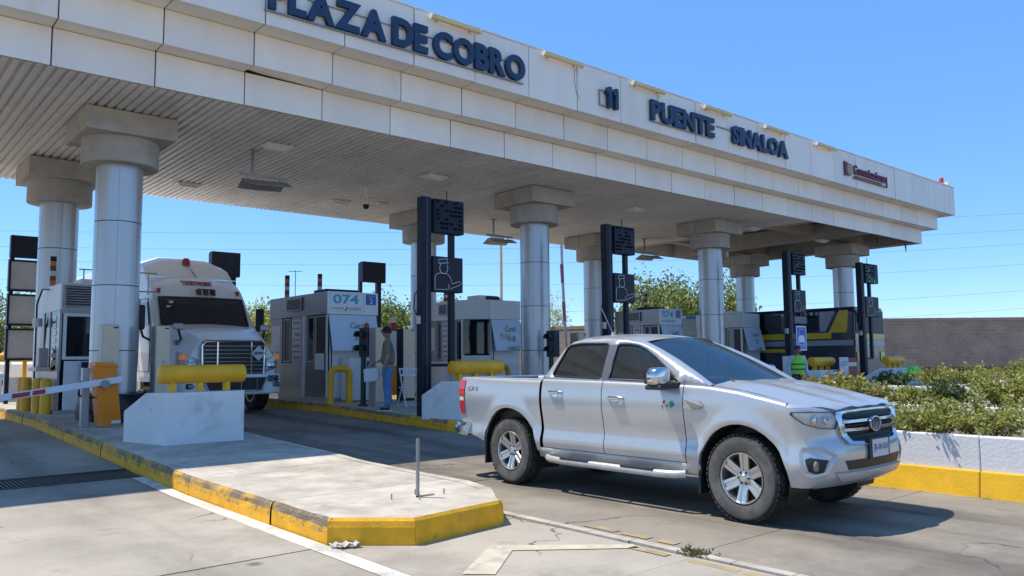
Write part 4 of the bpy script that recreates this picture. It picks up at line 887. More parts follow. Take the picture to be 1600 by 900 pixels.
def nosey(y, z, off=0.0): return nose(a_of_y(y, z), z, off)
def patch(poly, fn, rings=4, off=0.0, inner=0.0, offin=None, dens=3):
    """star-shaped polygon in parameter space mapped to a surface; inner>0 leaves a hole of that scale"""
    pts = []
    for i in range(len(poly)):
        a, b = poly[i], poly[(i+1) % len(poly)]
        for k in range(dens): pts.append((a[0]+(b[0]-a[0])*k/dens, a[1]+(b[1]-a[1])*k/dens))
    cx = sum(p[0] for p in pts)/len(pts); cy = sum(p[1] for p in pts)/len(pts); n = len(pts); m_ = MB(); V = []
    sc = [1-(1-inner)*k/rings for k in range(rings+1)]
    offin = off if offin is None else offin
    V += [fn(p[0], p[1], -.012) for p in pts]
    for k, q in enumerate(sc):
        o = off+(offin-off)*k/rings
        V += [fn(cx+(p[0]-cx)*q, cy+(p[1]-cy)*q, o) for p in pts]
    F = [(k*n+i, k*n+(i+1) % n, (k+1)*n+(i+1) % n, (k+1)*n+i) for k in range(rings+1) for i in range(n)]
    if inner > 0:
        V += [fn(cx+(p[0]-cx)*inner, cy+(p[1]-cy)*inner, -.012) for p in pts]
        k = rings+1; F += [(k*n+i, k*n+(i+1) % n, (k+1)*n+(i+1) % n, (k+1)*n+i) for i in range(n)]
    return m_.add(V, F)
for s in (-1, 1):
    side('bed_side', -4.27, -2.70, s, n=14); side('rear_door', -2.66, -1.715, s, z0=.475); side('front_door', -1.705, -.63, s, z0=.475); side('front_fender', -.62, .4749, s, n=10)
    rk = MB(); rk.grid(lambda x, t: (x, s*(hw(x, .36+.10*t)-.012*(1-t)-.004), .36+.105*t), [-2.74+.2275*i for i in range(11)], [0,.3,.6,1]); rk.build('rocker_panel', M_silverlow, pk, smooth=True, solid=.02)
# front fascia in one sheet
f_ = MB(); zs = [.36,.385,.42,.47,.53,.59,.64,.69,.72,.745,.77,.80,.85,.90,.95,.985,1.012,1.03]
f_.grid(lambda a, z: nose(a, z if abs(a) > 0 else z), [-PI/2+PI*i/44 for i in range(45)], zs)
f_.build('front_bumper', M_silver, pk, smooth=True, angle=60)
# dark core, wheel wells, underbody
MB().box(-2.72,-.66,-.80,.80,.40,1.17).build('cab_floor', M_cab, pk); MB().box(-.55,.70,-.60,.60,.36,.96).build('engine_block', M_trim, pk); MB().box(-4.2,.5,-.5,.5,.30,.42).build('chassis', M_trim, pk)
for (cx, cz), R in ((WF, AR), (WR, RR)):
    for s in (-1, 1):
        w_ = MB(); w_.grid(lambda a, y: (cx+(R-.004)*math.cos(a), s*y, cz+(R-.004)*math.sin(a)), [PI*(-.12+1.24*i/20) for i in range(21)], [.50,.70,.885]); w_.add([(cx+(R-.006)*math.cos(PI*(-.12+1.24*i/20)), s*.50, cz+(R-.006)*math.sin(PI*(-.12+1.24*i/20))) for i in range(21)], [tuple(range(21))]); w_.build('wheel_well', M_trim, pk)
        fl = MB(); fx = cx-R-.0; fl.hexa([(fx-.02,s*.70,.20),(fx+.0,s*.70,.20),(fx+.0,s*.88,.20),(fx-.02,s*.88,.20),(fx-.01,s*.70,.50),(fx+.03,s*.70,.50),(fx+.03,s*.88,.50),(fx-.01,s*.88,.50)]); fl.build('mud_flap', M_trim, pk)
# bonnet
def hood(x, v):
    ze = sm(x, [(-.34,1.192),(0,1.155),(.3,1.10),(.475,1.062),(.62,1.035),(.72,1.02),(.775,1.0)]); w_ = sm(x, [(-.34,.805),(0,.818),(.3,.825),(.475,.826),(.62,.765),(.72,.66),(.775,.56)])
    c = 1-abs(v)**2.4; dome = .010*math.exp(-((abs(v)-.60)/.17)**2)-.006*math.exp(-((abs(v)-.30)/.16)**2)
    return (x+.035*(1-v*v)*max(0, min(1, (x-.4)/.37)), v*w_, ze+.005+.052*c*(1 if x < .5 else max(0, 1-(x-.5)/.45))+dome)
MB().grid(hood, [-.34+.04*i for i in range(28)]+[.775], [-1+i/16 for i in range(33)]).build('bonnet', M_silver, pk, smooth=True, angle=60)
# strip closing the bonnet edge to fender and fascia
for s in (-1, 1):
    def hp_(t):
        if t > .5: return Vector(hood(.775-(t-.5)/.5*.30, s))
        return Vector(hood(.775, s*t/.5))
    n_ = MB(); n_.grid(lambda t, q: tuple(Vector(nose(s*t*PI/2, 1.03)).lerp(hp_(t), q)+Vector((0, 0, .010*math.sin(PI*q)))), [i/28 for i in range(29)], [0,.33,.66,1]); n_.build('bonnet_front_edge', M_silver, pk, smooth=True, angle=70)
MB().box(-.52,-.28,-.76,.76,1.165,1.20).build('cowl', M_trim, pk)
# grille
G = [(-.57,.99),(-.2,1.003),(.2,1.003),(.57,.99),(.605,.955),(.56,.80),(.49,.722),(.2,.705),(-.2,.705),(-.49,.722),(-.56,.80),(-.605,.955)]
gs = patch(G, nosey, 3, .03, inner=.86, offin=.018).build('grille_surround', M_chrome, pk, smooth=True, angle=40)
patch([(y*.875, .853+(z-.853)*.875) for y, z in G], nosey, 4, .002).build('grille_mesh', M_trim, gs, smooth=True)
def bar(z, hh, y0, y1, off, nm, mt, par, n=12):
    b = MB(); b.grid(lambda y, t: nosey(y, z+hh*(.5-t if t <= 1 else 0), off+(.014 if .2 < t < .8 else 0)), [y0+(y1-y0)*i/n for i in range(n+1)], [0,.25,.5,.75,1]); return b.build(nm, mt, par, smooth=True, solid=.015)
for z in (.905,.835): bar(z, .046, -.51, .51, .014, 'grille_bar', M_chrome, gs)
for z in (.945,.87,.79,.76): bar(z, .010, -.49, .49, .006, 'grille_fin', M_trim, gs)
lo = MB(); lo.lathe([(0,.012),(.078,.012),(.088,.004),(.09,-.02)], (0,0,0), 'x', 28); lo.v = [(nosey(0,.868)[0]+.03+x, y*1.22, .868+z*.72) for x, y, z in lo.v]
lg = lo.build('badge', mat('badge_blue', (.05,.07,.16), .2, metal=.4, coat=.6), gs, smooth=True)
rg = MB(); rg.tube([(nosey(0,.868)[0]+.042, .107*math.cos(2*PI*i/28), .868+.063*math.sin(2*PI*i/28)) for i in range(28)], .006, 6, closed=True); rg.build('badge_ring', M_chrome, lg, smooth=True)
def local_text(nm, tx, mt, par, x, y0, y1, z0, z1, ex=.004, off=.0):
    o = lettering(nm, tx, mt, par, y0, y1, 0, z0, z1, extrude=ex, offset=off)   # x=a (lateral) , y=depth -> rotate so it faces +x
    o.matrix_basis = Matrix(((0,-1,0,x),(1,0,0,0),(0,0,1,0),(0,0,0,1))); return o
local_text('badge_script', 'Ford', M_chrome, lg, nosey(0,.868)[0]+.044, -.07, .07, .838, .90)
# head lamps, fog lamps, intake, plate
for s in (-1, 1):
    hp = [(s*.60,.995),(s*1.02,1.0),(s*1.48,.995),(s*1.50,.97),(s*1.27,.895),(s*.95,.858),(s*.66,.848),(s*.56,.93)]
    h0 = patch(hp, nose, 3, .004).build('headlamp', M_hlin, pk, smooth=True)
    patch(hp, nose, 4, .02, offin=.03).build('lamp_lens', M_hl, h0, smooth=True)
    patch(hp, nose, 1, .024, inner=.93).build('lamp_edge', M_trim, h0)
    for a, r_ in ((1.02,.045),(.80,.035)):
        c_ = nose(s*a, .925, .012); MB().lathe([(0,.016),(r_*.7,.014),(r_,.004),(r_*1.1,0)], c_, 'x', 18).build('lamp_reflector', M_chrome, h0, smooth=True)
    fp = [(s*.86,.60),(s*1.22,.62),(s*1.30,.605),(s*1.22,.505),(s*1.08,.485),(s*.93,.50)]
    fg = patch(fp, nose, 2, .012).build('fog_recess', M_trim, pk); c_ = nose(s*1.09,.552,.014); MB().lathe([(0,.02),(.036,.016),(.045,0)], c_, 'x', 16).build('fog_lamp', M_hl, fg, smooth=True)
    rp = [(s*.70,.635),(s*1.0,.70),(s*1.36,.705),(s*1.42,.66),(s*1.34,.47),(s*1.15,.455),(s*.84,.49)]
    patch(rp, nose, 1, .014, inner=.80, offin=.002).build('bumper_moulding', M_silver, pk, smooth=True)
patch([(-.56,.585),(.56,.585),(.50,.505),(-.50,.505)], nosey, 3, .006, dens=6).build('lower_intake', M_trim, pk, smooth=True)
patch([(-.66,.485),(.66,.485),(.56,.41),(-.56,.41)], nosey, 3, .022, dens=6).build('skid_panel', M_silverlow, pk, smooth=True)
xp = nosey(0,.66)[0]
pl_ = MB().box(xp+.002,xp+.02,-.21,.21,.575,.755).build('plate_frame', M_trim, pk, bevel=.006); pp = MB().box(xp+.021,xp+.026,-.165,.165,.59,.74).build('number_plate', M_paper, pl_)
local_text('plate_text', 'JR-10-154', M_lgrey, pp, xp+.027, -.145, .145, .63, .70, off=.01)
# --- cab
def gy(z): t = (z-1.20)/.46; return .872-.205*max(0, t)**1.2
OUT = [(-2.66,1.235),(-2.0,1.228),(-1.71,1.224),(-1.2,1.216),(-.62,1.203),(-.34,1.195),(-.58,1.325),(-.86,1.455),(-1.10,1.555),(-1.30,1.618),(-1.55,1.660),(-1.85,1.675),(-2.15,1.670),(-2.33,1.645),(-2.44,1.575),(-2.56,1.40)]
WRR = [(-2.53,1.285),(-2.50,1.262),(-1.80,1.245),(-1.76,1.27),(-1.77,1.595),(-1.80,1.615),(-2.22,1.622),(-2.36,1.605),(-2.41,1.575),(-2.50,1.36)]
WFF = [(-1.645,1.24),(-.80,1.222),(-.73,1.235),(-.88,1.345),(-1.05,1.455),(-1.22,1.545),(-1.34,1.585),(-1.46,1.602),(-1.60,1.605),(-1.635,1.59)]
def dens2(P, k=3): return [(a[0]+(b[0]-a[0])*i/k, a[1]+(b[1]-a[1])*i/k) for a, b in zip(P, P[1:]+P[:1]) for i in range(k)]
for s in (-1, 1):
    bm = bmesh.new()
    for loop in (OUT, WRR, WFF):
        vs_ = [bm.verts.new((x, 0, z)) for x, z in dens2(loop)]
        for a, b in zip(vs_, vs_[1:]+vs_[:1]): bm.edges.new((a, b))
    bmesh.ops.triangle_fill(bm, use_beauty=True, edges=bm.edges[:])
    for v in bm.verts: v.co.y = s*gy(v.co.z)
    me = bpy.data.meshes.new('cab_frame'); bm.to_mesh(me); bm.free(); me.materials.append(M_silver)
    o = mesh_obj('cab_frame', me, pk, smooth=True, solid=-.03 if s < 0 else .03, angle=60)
    bmn = bmesh.new(); bmn.from_mesh(me); bmesh.ops.recalc_face_normals(bmn, faces=bmn.faces)
    if sum(f.normal.y*f.calc_area() for f in bmn.faces)*s < 0: bmesh.ops.reverse_faces(bmn, faces=bmn.faces)
    bmn.to_mesh(me); bmn.free(); o.modifiers[0].thickness = .03
    for nm, loop in (('rear_side_window', WRR), ('front_side_window', WFF)):
        P = dens2(loop, 2); cx = sum(p[0] for p in P)/len(P); cz = sum(p[1] for p in P)/len(P); n = len(P); gl = MB(); V = []
        for q in (1.0,.75,.5,.25): V += [(cx+(x-cx)*q, s*(gy(cz+(z-cz)*q)-.012), cz+(z-cz)*q) for x, z in P]
        V.append((cx, s*(gy(cz)-.012), cz)); gl.add(V, [(k*n+i, k*n+(i+1) % n, (k+1)*n+(i+1) % n, (k+1)*n+i) for k in range(3) for i in range(n)]+[(3*n+i, 3*n+(i+1) % n, 4*n) for i in range(n)])
        g_ = gl.build(nm, M_side, pk, smooth=True)
        sl_ = MB(); sl_.tube([(x, s*(gy(z)-.002), z) for x, z in P], .011, 6, closed=True); sl_.build('window_seal', M_trim, g_, smooth=True)
    bp = MB(); bp.grid(lambda t, q: (-1.755+.10*q+t*.0, s*(gy(1.23+.375*t)+.003), 1.235+.365*t), [i/6 for i in range(7)], [0,1]); bp.build('door_pillar_cover', mat('pillar_satin', (.10,.11,.12), .35), pk)
    # windscreen pillar: from the side outline to the glass edge
def wedge(v, t):   # windscreen, v -1..1 lateral, t 0 bottom .. 1 top
    hwid = .775+(.60-.775)*t; xb = -.335+.17*(1-v*v); xt = -1.30+.14*(1-v*v)
    x = xb+(xt-xb)*t; z = 1.195+(1.628-1.195)*t+.035*math.sin(PI*t)*.8+.05*t*(1-v*v)
    return (x, v*hwid, z)
MB().grid(wedge, [-1+i/10 for i in range(21)], [i/8 for i in range(9)]).build('windscreen', M_wind, pk, smooth=True)
for s in (-1, 1):
    E_ = [(-.34,1.195),(-.58,1.325),(-.86,1.455),(-1.10,1.555),(-1.30,1.618)]
    ap = MB(); V = []
    for i, (x, z) in enumerate(E_):
        t = i/4; a = Vector((x, s*gy(z), z)); b = Vector(wedge(s*1.0, t)); mid_ = a.lerp(b, .5)+Vector((.012, s*.014, .012)); V += [tuple(a), tuple(mid_), tuple(b)]
    ap.add(V, [(i*3+k, i*3+3+k, i*3+4+k, i*3+1+k) for i in range(4) for k in range(2)]); ap.build('windscreen_pillar', M_silver, pk, smooth=True, angle=70)
RAIL = [(-1.30,1.618),(-1.55,1.660),(-1.85,1.675),(-2.15,1.670),(-2.33,1.645),(-2.44,1.575)]
def roof(x, v):
    z = sm(x, RAIL[::-1]); y = gy(z); xf_ = max(0, (x+1.6)/.3); xx = x+(.14*(1-v*v)*min(1, xf_) if x > -1.6 else 0)-(0.03*(1-v*v) if x < -2.3 else 0)
    return (xx, v*y, z+.052*(1-abs(v)**2.6)*(1 if x > -2.3 else max(.0, 1-(-2.3-x)/.18)))
MB().grid(roof, [-1.30-.0475*i for i in range(25)], [-1+i/12 for i in range(25)]).build('roof', M_silver, pk, smooth=True, angle=60)
rb = MB(); rb.grid(lambda v, t: (-2.44-.22*t-.02*(1-v*v), v*(gy(1.575)+(gy(1.23)-gy(1.575))*t), 1.575-.36*t), [-1+i/8 for i in range(17)], [0,.5,1]); rb.build('rear_window', M_side, pk, smooth=True)
MB().box(-2.67,-2.63,-.85,.85,.75,1.22).build('cab_back', M_silver, pk)
# bed
MB().box(-4.22,-2.72,-.75,.75,.72,.76).build('bed_floor', M_trim, pk)
for s in (-1, 1): MB().box(-4.22,-2.72,s*.76-.03,s*.76+.03,.76,1.215).build('bed_liner', M_trim, pk); MB().box(-4.26,-2.71,s*.80-.055,s*.80+.045,1.213,1.232).build('bed_rail_cap', M_silverlow, pk, bevel=.006)
MB().box(-2.90,-2.80,-.74,-.66,1.22,1.262).build('tie_down', M_paper, pk, bevel=.01); MB().box(-2.75,-2.70,-.8,.8,.74,1.21).build('bed_head_board', M_trim, pk)
MB().box(-4.30,-4.24,-.71,.71,.62,1.235).build('tailgate', M_silver, pk, bevel=.015)
for s in (-1, 1):
    def tlp(t, q):
        z = .78+.42*t; x = -4.285+.135*max(q, 0)*(.75+.25*t)
        return (x, s*(hw(x, z)+.010) if q >= 0 else s*(hw(-4.27, z)-.09), z)
    tl = MB(); tl.grid(tlp, [i/8 for i in range(9)], [-1,0,.35,.7,1]); t_ = tl.build('tail_lamp', M_tailr, pk, smooth=True, angle=60)
    tw = MB(); tw.grid(lambda t, q: (-4.275+.10*q, s*(hw(-4.275+.10*q,.80+.16*t)+.014), .84+.15*t), [i/4 for i in range(5)], [0,.5,1]); tw.build('reversing_lens', M_tailw, t_)
rbm = MB(); rbm.tube([(-4.06,-.90,.60),(-4.25,-.89,.60),(-4.36,-.82,.60),(-4.39,-.5,.60),(-4.39,.5,.60),(-4.36,.82,.60),(-4.25,.89,.60),(-4.06,.90,.60)], .085, 10); rbm.build('rear_bumper', M_chrome, pk, smooth=True)
# door furniture, mirrors, steps, vents, decals
for s in (-1, 1):
    for x, z, dn in ((-2.42,1.085,'rear'),(-1.50,1.05,'front')):
        h_ = MB(); y = hw(x, z); h_.tube([(x-.105,s*(y+.005),z),(x-.07,s*(y+.038),z+.004),(x+.07,s*(y+.038),z+.006),(x+.105,s*(y+.005),z)], [.012,.018,.018,.012], 8); ho = h_.build('door_handle', M_chrome, pk, smooth=True)
        dish = MB(); dish.lathe([(0,.002),(.045,.004),(.05,.0)], (x, s*y, z), 'y', 18); dish.v = [(a, s*(hw(a, c)+.003), c) for a, b, c in dish.v]; dish.build('handle_dish', M_chrome, ho, smooth=True)
    mb_ = MB(); mc = (-.83, s*1.045, 1.275)
    mb_.grid(lambda u, v: (mc[0]+(.085+.02*math.cos(u))*math.cos(v)*abs(math.cos(v))**-.3*.9 if abs(math.cos(v)) > .02 else mc[0], mc[1]+.135*math.copysign(abs(math.cos(u)*math.sin(v))**.7, math.cos(u)*math.sin(v)), mc[2]+.095*math.copysign(abs(math.sin(u))**.75, math.sin(u))), [-PI/2+PI*i/14 for i in range(15)], [-PI+2*PI*i/24 for i in range(25)])
    mo = mb_.build('door_mirror', M_chrome, pk, smooth=True, angle=80)
    MB().hexa([(mc[0]-.10,s*.86,1.17),(mc[0]+.16,s*.86,1.17),(mc[0]+.12,s*1.16,1.155),(mc[0]-.09,s*1.16,1.155),(mc[0]-.10,s*.86,1.23),(mc[0]+.15,s*.86,1.23),(mc[0]+.10,s*1.15,1.205),(mc[0]-.09,s*1.15,1.205)]).build('mirror_arm', M_trim, mo, bevel=.015)
    MB().box(mc[0]-.10,mc[0]-.082,mc[1]-.10,mc[1]+.10,1.21,1.345).build('mirror_glass', M_trim, mo)
    st_ = MB(); st_.tube([(-2.62,s*.86,.36),(-2.52,s*.93,.355),(-2.3,s*.945,.35),(-.95,s*.945,.35),(-.75,s*.93,.355),(-.66,s*.86,.36)], .038, 12); so_ = st_.build('side_step', mat('step_satin', (.55,.54,.52), .35, metal=.5, dirt=((.4,.34,.26),.5,5,.5)), pk, smooth=True)
    for x in (-2.1,-1.2): MB().box(x-.22,x+.22,s*.945-.04,s*.945+.04,.376,.396).build('step_pad', M_trim, so_, bevel=.012)
    for x in (-2.3,-1.6,-.9): MB().tube([(x,s*.93,.35),(x,s*.6,.38)], .02, 6).build('step_bracket', M_trim, so_)
    y = lambda x, z: s*(hw(x, z)+.010)
    fv = MB(); fv.add([(-.61,y(-.61,.985),.985),(-.60,y(-.6,1.065),1.065),(-.43,y(-.43,1.055),1.055),(-.37,y(-.37,1.01),1.01),(-.41,y(-.41,.985),.985),(-.5,y(-.5,.97),.97)], [(0,1,2,3,4,5)]); fo = fv.build('fender_vent', M_chrome, pk, solid=.01)
    MB().add([(-.585,y(-.585,1.03)+s*.004,1.025),(-.58,y(-.58,1.05)+s*.004,1.05),(-.45,y(-.45,1.045)+s*.004,1.045),(-.42,y(-.42,1.025)+s*.004,1.022)], [(0,1,2,3)]).build('vent_slot', M_trim, fo)
# side decal and stickers on the visible flank
M_decal = mat('decal_grey', (.22,.22,.22), .5)
def flank_text(nm, tx, mt, x0, x1, z0, z1, s=-1):
    o = lettering(nm, tx, mt, pk, x0, x1, 0, z0, z1, extrude=.002, offset=.02); me = o.data
    for v in me.vertices: v.co.y = s*(hw(v.co.x, v.co.z)+.003+abs(v.co.y)*.5)
    return o
flank_text('decal', '4', M_decal, -4.10, -4.03, 1.07, 1.125); flank_text('decal', 'X', M_redp, -4.02, -3.94, 1.07, 1.125); flank_text('decal', '4', M_decal, -3.93, -3.86, 1.07, 1.125)
def spot(nm, x, z, r_, mt, k=7):
    p = MB(); pts = []
    for i in range(k): a = 2*PI*i/k; rr_ = r_*random.uniform(.5,1.3); xx, zz = x+rr_*math.cos(a), z+rr_*math.sin(a); pts.append((xx, -(hw(xx, zz)+.004), zz))
    p.poly(pts); p.build(nm, mt, pk)
spot('green_sticker', -.76, 1.01, .035, mat('sticker_green', (.02,.28,.16), .5), 11); spot('rust_spot', -.86, 1.03, .018, mat('rust', (.22,.11,.05), .9)); spot('rust_spot', -.875, .99, .014, MATS['rust']); spot('dark_chip', -.82, 1.0, .012, M_trim)
MB().tube([(-2.0,-.35,1.72),(-2.16,-.37,2.02)], .006, 6).build('aerial', M_steel, pk); MB().lathe([(.03,0),(.02,.03),(0,.035)],(-2.0,-.35,1.715),n=12).build('aerial_foot', M_silver, pk)
for y0, y1 in ((-.55,-.02),(.1,.6)): MB().tube([(-.26,y0,1.225),(-.40,y0+.1,1.272),(-.47,y1,1.29)], .010, 6).build('wiper', M_trim, pk)
# interior seen through the glass
MB().box(-.75,-.40,-.70,.70,.95,1.19).build('dashboard', M_cab, pk, bevel=.03)
for y in (-.36,.36):
    MB().box(-1.75,-1.25,y-.24,y+.24,.75,.92).build('seat', M_cab, pk, bevel=.05); MB().hexa([(-1.72,y-.24,.9),(-1.58,y-.24,.9),(-1.58,y+.24,.9),(-1.72,y+.24,.9),(-1.92,y-.2,1.38),(-1.82,y-.2,1.38),(-1.82,y+.2,1.38),(-1.92,y+.2,1.38)]).build('seat_back', M_cab, pk, bevel=.04)
    MB().box(-1.93,-1.85,y-.11,y+.11,1.40,1.56).build('head_rest', M_cab, pk, bevel=.03)
sw = MB(); sw.tube([(-.92+.07*math.sin(a), .36+.19*math.cos(a), 1.12+.18*math.sin(a)) for a in [2*PI*i/24 for i in range(24)]], .014, 8, closed=True); sw.build('steering_wheel', M_trim, pk)
# wheels
def wheel(x, s, z=.39):
    ty = MB(); w2 = .132; R = .380
    ty.lathe([(.222,-.10),(.235,-.118),(.29,-w2),(.335,-w2+.002),(.362,-.118),(.372,-.100),(R,-.075),(R,.075),(.372,.100),(.362,.118),(.335,w2-.002),(.29,w2),(.235,.118),(.222,.10)], (0,0,0), 'y', 64)
    o = ty.build('wheel', M_rub, pk, smooth=True, loc=(x, s*.785, z), angle=25); o.rotation_euler = (0, 0, 0 if s < 0 else PI)
    o['label'] = 'dusty off-road wheel with alloy rim'
    sw_ = MB(); sw_.lathe([(.236,-.121),(.29,-w2-.002),(.335,-w2),(.350,-.128)], (0,0,0), 'y', 64); sw_.build('sidewall', M_rubside, o, smooth=True)
    tr = MB()
    for i in range(46):
        a = 2*PI*i/46; c, sn = math.cos(a), math.sin(a)
        for yy, sh in ((-.085,0),(.0,.07),(.085,0)):
            aa = a+sh; c, sn = math.cos(aa), math.sin(aa); t0 = Vector((c,0,sn)); t1 = Vector((-sn,0,c)); ctr = t0*(R-.004)+Vector((0,yy,0))
            P = [ctr+t1*u*.017+Vector((0,v*.032,0))+t0*wv*.009 for wv in (0,1) for u, v in ((-1,-1),(1,-1),(1,1),(-1,1))]; tr.hexa([tuple(p) for p in P])
    tq = tr.build('tread_blocks', M_rub, o, fixn=False); tq['kind'] = 'stuff'
    rm = MB(); rm.lathe([(.228,-.112),(.222,-.124),(.214,-.120),(.205,-.085),(.20,.06),(.205,.09)], (0,0,0), 'y', 48); rim = rm.build('rim', M_alloy, o, smooth=True, angle=25)
    MB().lathe([(0,-.02),(.19,-.02),(.195,.0)], (0,0,0), 'y', 32).build('brake_disc', M_trim, o)
    sp = MB()
    def rib(off):
        return [(-.012+off,-.072,.05),(.012+off,-.072,.05),(.020+off,-.05,.05),(-.020+off,-.05,.05),(-.017+off*1.15,-.108,.212),(.017+off*1.15,-.108,.212),(.024+off*1.15,-.07,.212),(-.024+off*1.15,-.07,.212)]
    for off in (-.028,.028): sp.hexa([(a, b, c) for a, b, c in rib(off)])
    sp.hexa([(-.03,-.062,.05),(.03,-.062,.05),(.03,-.05,.05),(-.03,-.05,.05),(-.03,-.092,.205),(.03,-.092,.205),(.03,-.07,.205),(-.03,-.07,.205)])
    s0_ = sp.build('spoke', M_alloy, o, bevel=.006)
    for k in range(6):
        q = s0_ if k == 0 else inst(s0_, 'spoke', o, (0,0,0)); q.rotation_euler = (0, 2*PI*k/6+.1, 0)
    MB().lathe([(0,-.094),(.03,-.094),(.036,-.088),(.062,-.076),(.072,-.05)], (0,0,0), 'y', 24).build('hub_cap', M_alloy, o, smooth=True)
    nb = MB().lathe([(0,-.092),(.009,-.092),(.011,-.07)], (.053,0,0), 'y', 8).build('wheel_nut', M_trim, o)
    for k in range(1, 6): q = inst(nb, 'wheel_nut', o, (0,0,0)); q.rotation_euler = (0, 2*PI*k/6, 0)
    return o
for x in (0, -3.25):
    for s in (-1, 1): wheel(x, s)
ax = MB(); ax.cyl((-3.25,-.7,.38),(-3.25,.7,.38),.06); ax.cyl((0,-.7,.38),(0,.7,.38),.04); ax.build('axle', M_trim, pk)
# ---------------------------------------------------------------- white lorry
TX, TY, TZ = 7.25, 18.25, .21
tr = thing('semi_truck', 'white long-nosed semi truck stopped beside the toll booth', 'truck', (TX, TY, TZ))
M_tw = mat('truck_white', (.86,.85,.83), .35, var=.05, scale=1.5, coat=.3, dirt=((.55,.51,.46),.60,1.4,.35)); M_tg = glass_mat('truck_glass', (.01,.014,.022), .15)
SEC = [(.22,[(.98,.60),(1.04,.95),(1.02,1.30),(.86,1.55),(.76,1.72),(.40,1.80),(0,1.82)]),(.50,[(1.16,.60),(1.20,.95),(1.18,1.34),(.96,1.62),(.80,1.84),(.42,1.91),(0,1.93)]),
       (1.0,[(1.20,.75),(1.25,1.0),(1.23,1.42),(1.04,1.72),(.90,1.98),(.46,2.03),(0,2.05)]),(1.5,[(1.20,.95),(1.25,1.1),(1.23,1.46),(1.10,1.80),(1.0,2.06),(.5,2.10),(0,2.11)]),(2.0,[(1.20,.75),(1.25,1.0),(1.24,1.5),(1.17,1.86),(1.12,2.12),(.56,2.17),(0,2.19)])]
def loft(name, secs, m_, par, cap=True, sub=4):
    """mirrored cross-sections joined along y, resampled smoothly"""
    full = []
    for y, P in secs: full.append((y, P+[(-x, z) for x, z in P[-2::-1]]))
    out = []
    for i, ((ya, A), (yb, B)) in enumerate(zip(full, full[1:])):
        for k in range(sub): t = k/sub; out.append([(a[0]+(b[0]-a[0])*t, ya+(yb-ya)*t, a[1]+(b[1]-a[1])*t) for a, b in zip(A, B)])
    out.append([(a[0], full[-1][0], a[1]) for a in full[-1][1]])
    n = len(out[0]); mb = MB(); mb.add([p for r_ in out for p in r_], [(i*n+k, (i+1)*n+k, (i+1)*n+k+1, i*n+k+1) for i in range(len(out)-1) for k in range(n-1)])
    if cap: mb.add(out[0], [tuple(range(n))]); mb.add(out[-1], [tuple(range(n))[::-1]])
    return mb.build(name, m_, par, smooth=True, angle=40, bevel=.0)
loft('bonnet', SEC, M_tw, tr)
# bumper
bu = MB(); bu.grid(lambda a, z: ((1.22)*math.copysign(abs(math.sin(a))**.45, a), .42-.42*abs(math.cos(a))**.6+.03*abs(z-.8), z), [-PI/2+PI*i/24 for i in range(25)], [.46,.52,.70,.88,.93]); bu.build('bumper', M_tw, tr, smooth=True, solid=.05, angle=50)
br = MB(); br.add([(-.72,-.02,.84),(.72,-.02,.84),(.60,-.02,.56),(-.60,-.02,.56)], [(0,1,2,3)]); bo = br.build('bumper_intake', M_trim, tr, solid=.02)
fr = MB(); fr.tube([(-.75,-.03,.86),(.75,-.03,.86),(.74,-.03,.74),(.62,-.03,.55),(-.62,-.03,.55),(-.74,-.03,.74)], .018, 8, closed=True); fr.build('intake_trim', M_chrome, bo, smooth=True)
for x in (-.3,.12,.5): MB().box(x-.012,x+.012,-.045,-.03,.57,.84).build('intake_bar', M_chrome, bo)
for s in (-1, 1): q = MB().box(s*.98-.12,s*.98+.12,.05,.10,.62,.74).build('fog_lamp', M_trim, tr, bevel=.02); MB().box(s*.98-.08,s*.98+.08,.035,.05,.645,.715).build('fog_lens', M_hl, q, bevel=.01)
lettering('fleet_number', '058', M_navy, tr, .78, 1.04, .085, .75, .90, extrude=.1, offset=.01)
# grille
gr = MB().box(-.72,.72,.12,.20,.88,1.70).build('grille', M_trim, tr, bevel=.03)
gt = MB(); gt.tube([(-.72,.12,.92),(-.74,.12,1.60),(-.66,.12,1.70),(.66,.12,1.70),(.74,.12,1.60),(.72,.12,.92),(.62,.12,.87),(-.62,.12,.87)], .035, 8, closed=True); gt.build('grille_trim', M_chrome, gr, smooth=True)
for i in range(8): MB().box(-.70,.70,.105,.118,.96+i*.09-.006,.96+i*.09+.004).build('grille_bar', mat('grille_bar_satin', (.34,.34,.35), .25, metal=.9), gr)
for s in (-1, 1): MB().box(s*.40-.016,s*.40+.016,.08,.115,.90,1.68).build('grille_stay', M_chrome, gr)
dp = MB().add([(.56,.05,1.24),(.74,.05,1.42),(.56,.05,1.60),(.38,.05,1.42)], [(0,1,2,3)]).build('placard', M_paper, gr, solid=.006); lettering('placard_number', '0099', M_black, dp, .45, .67, .044, 1.385, 1.455, extrude=.004, offset=.01)
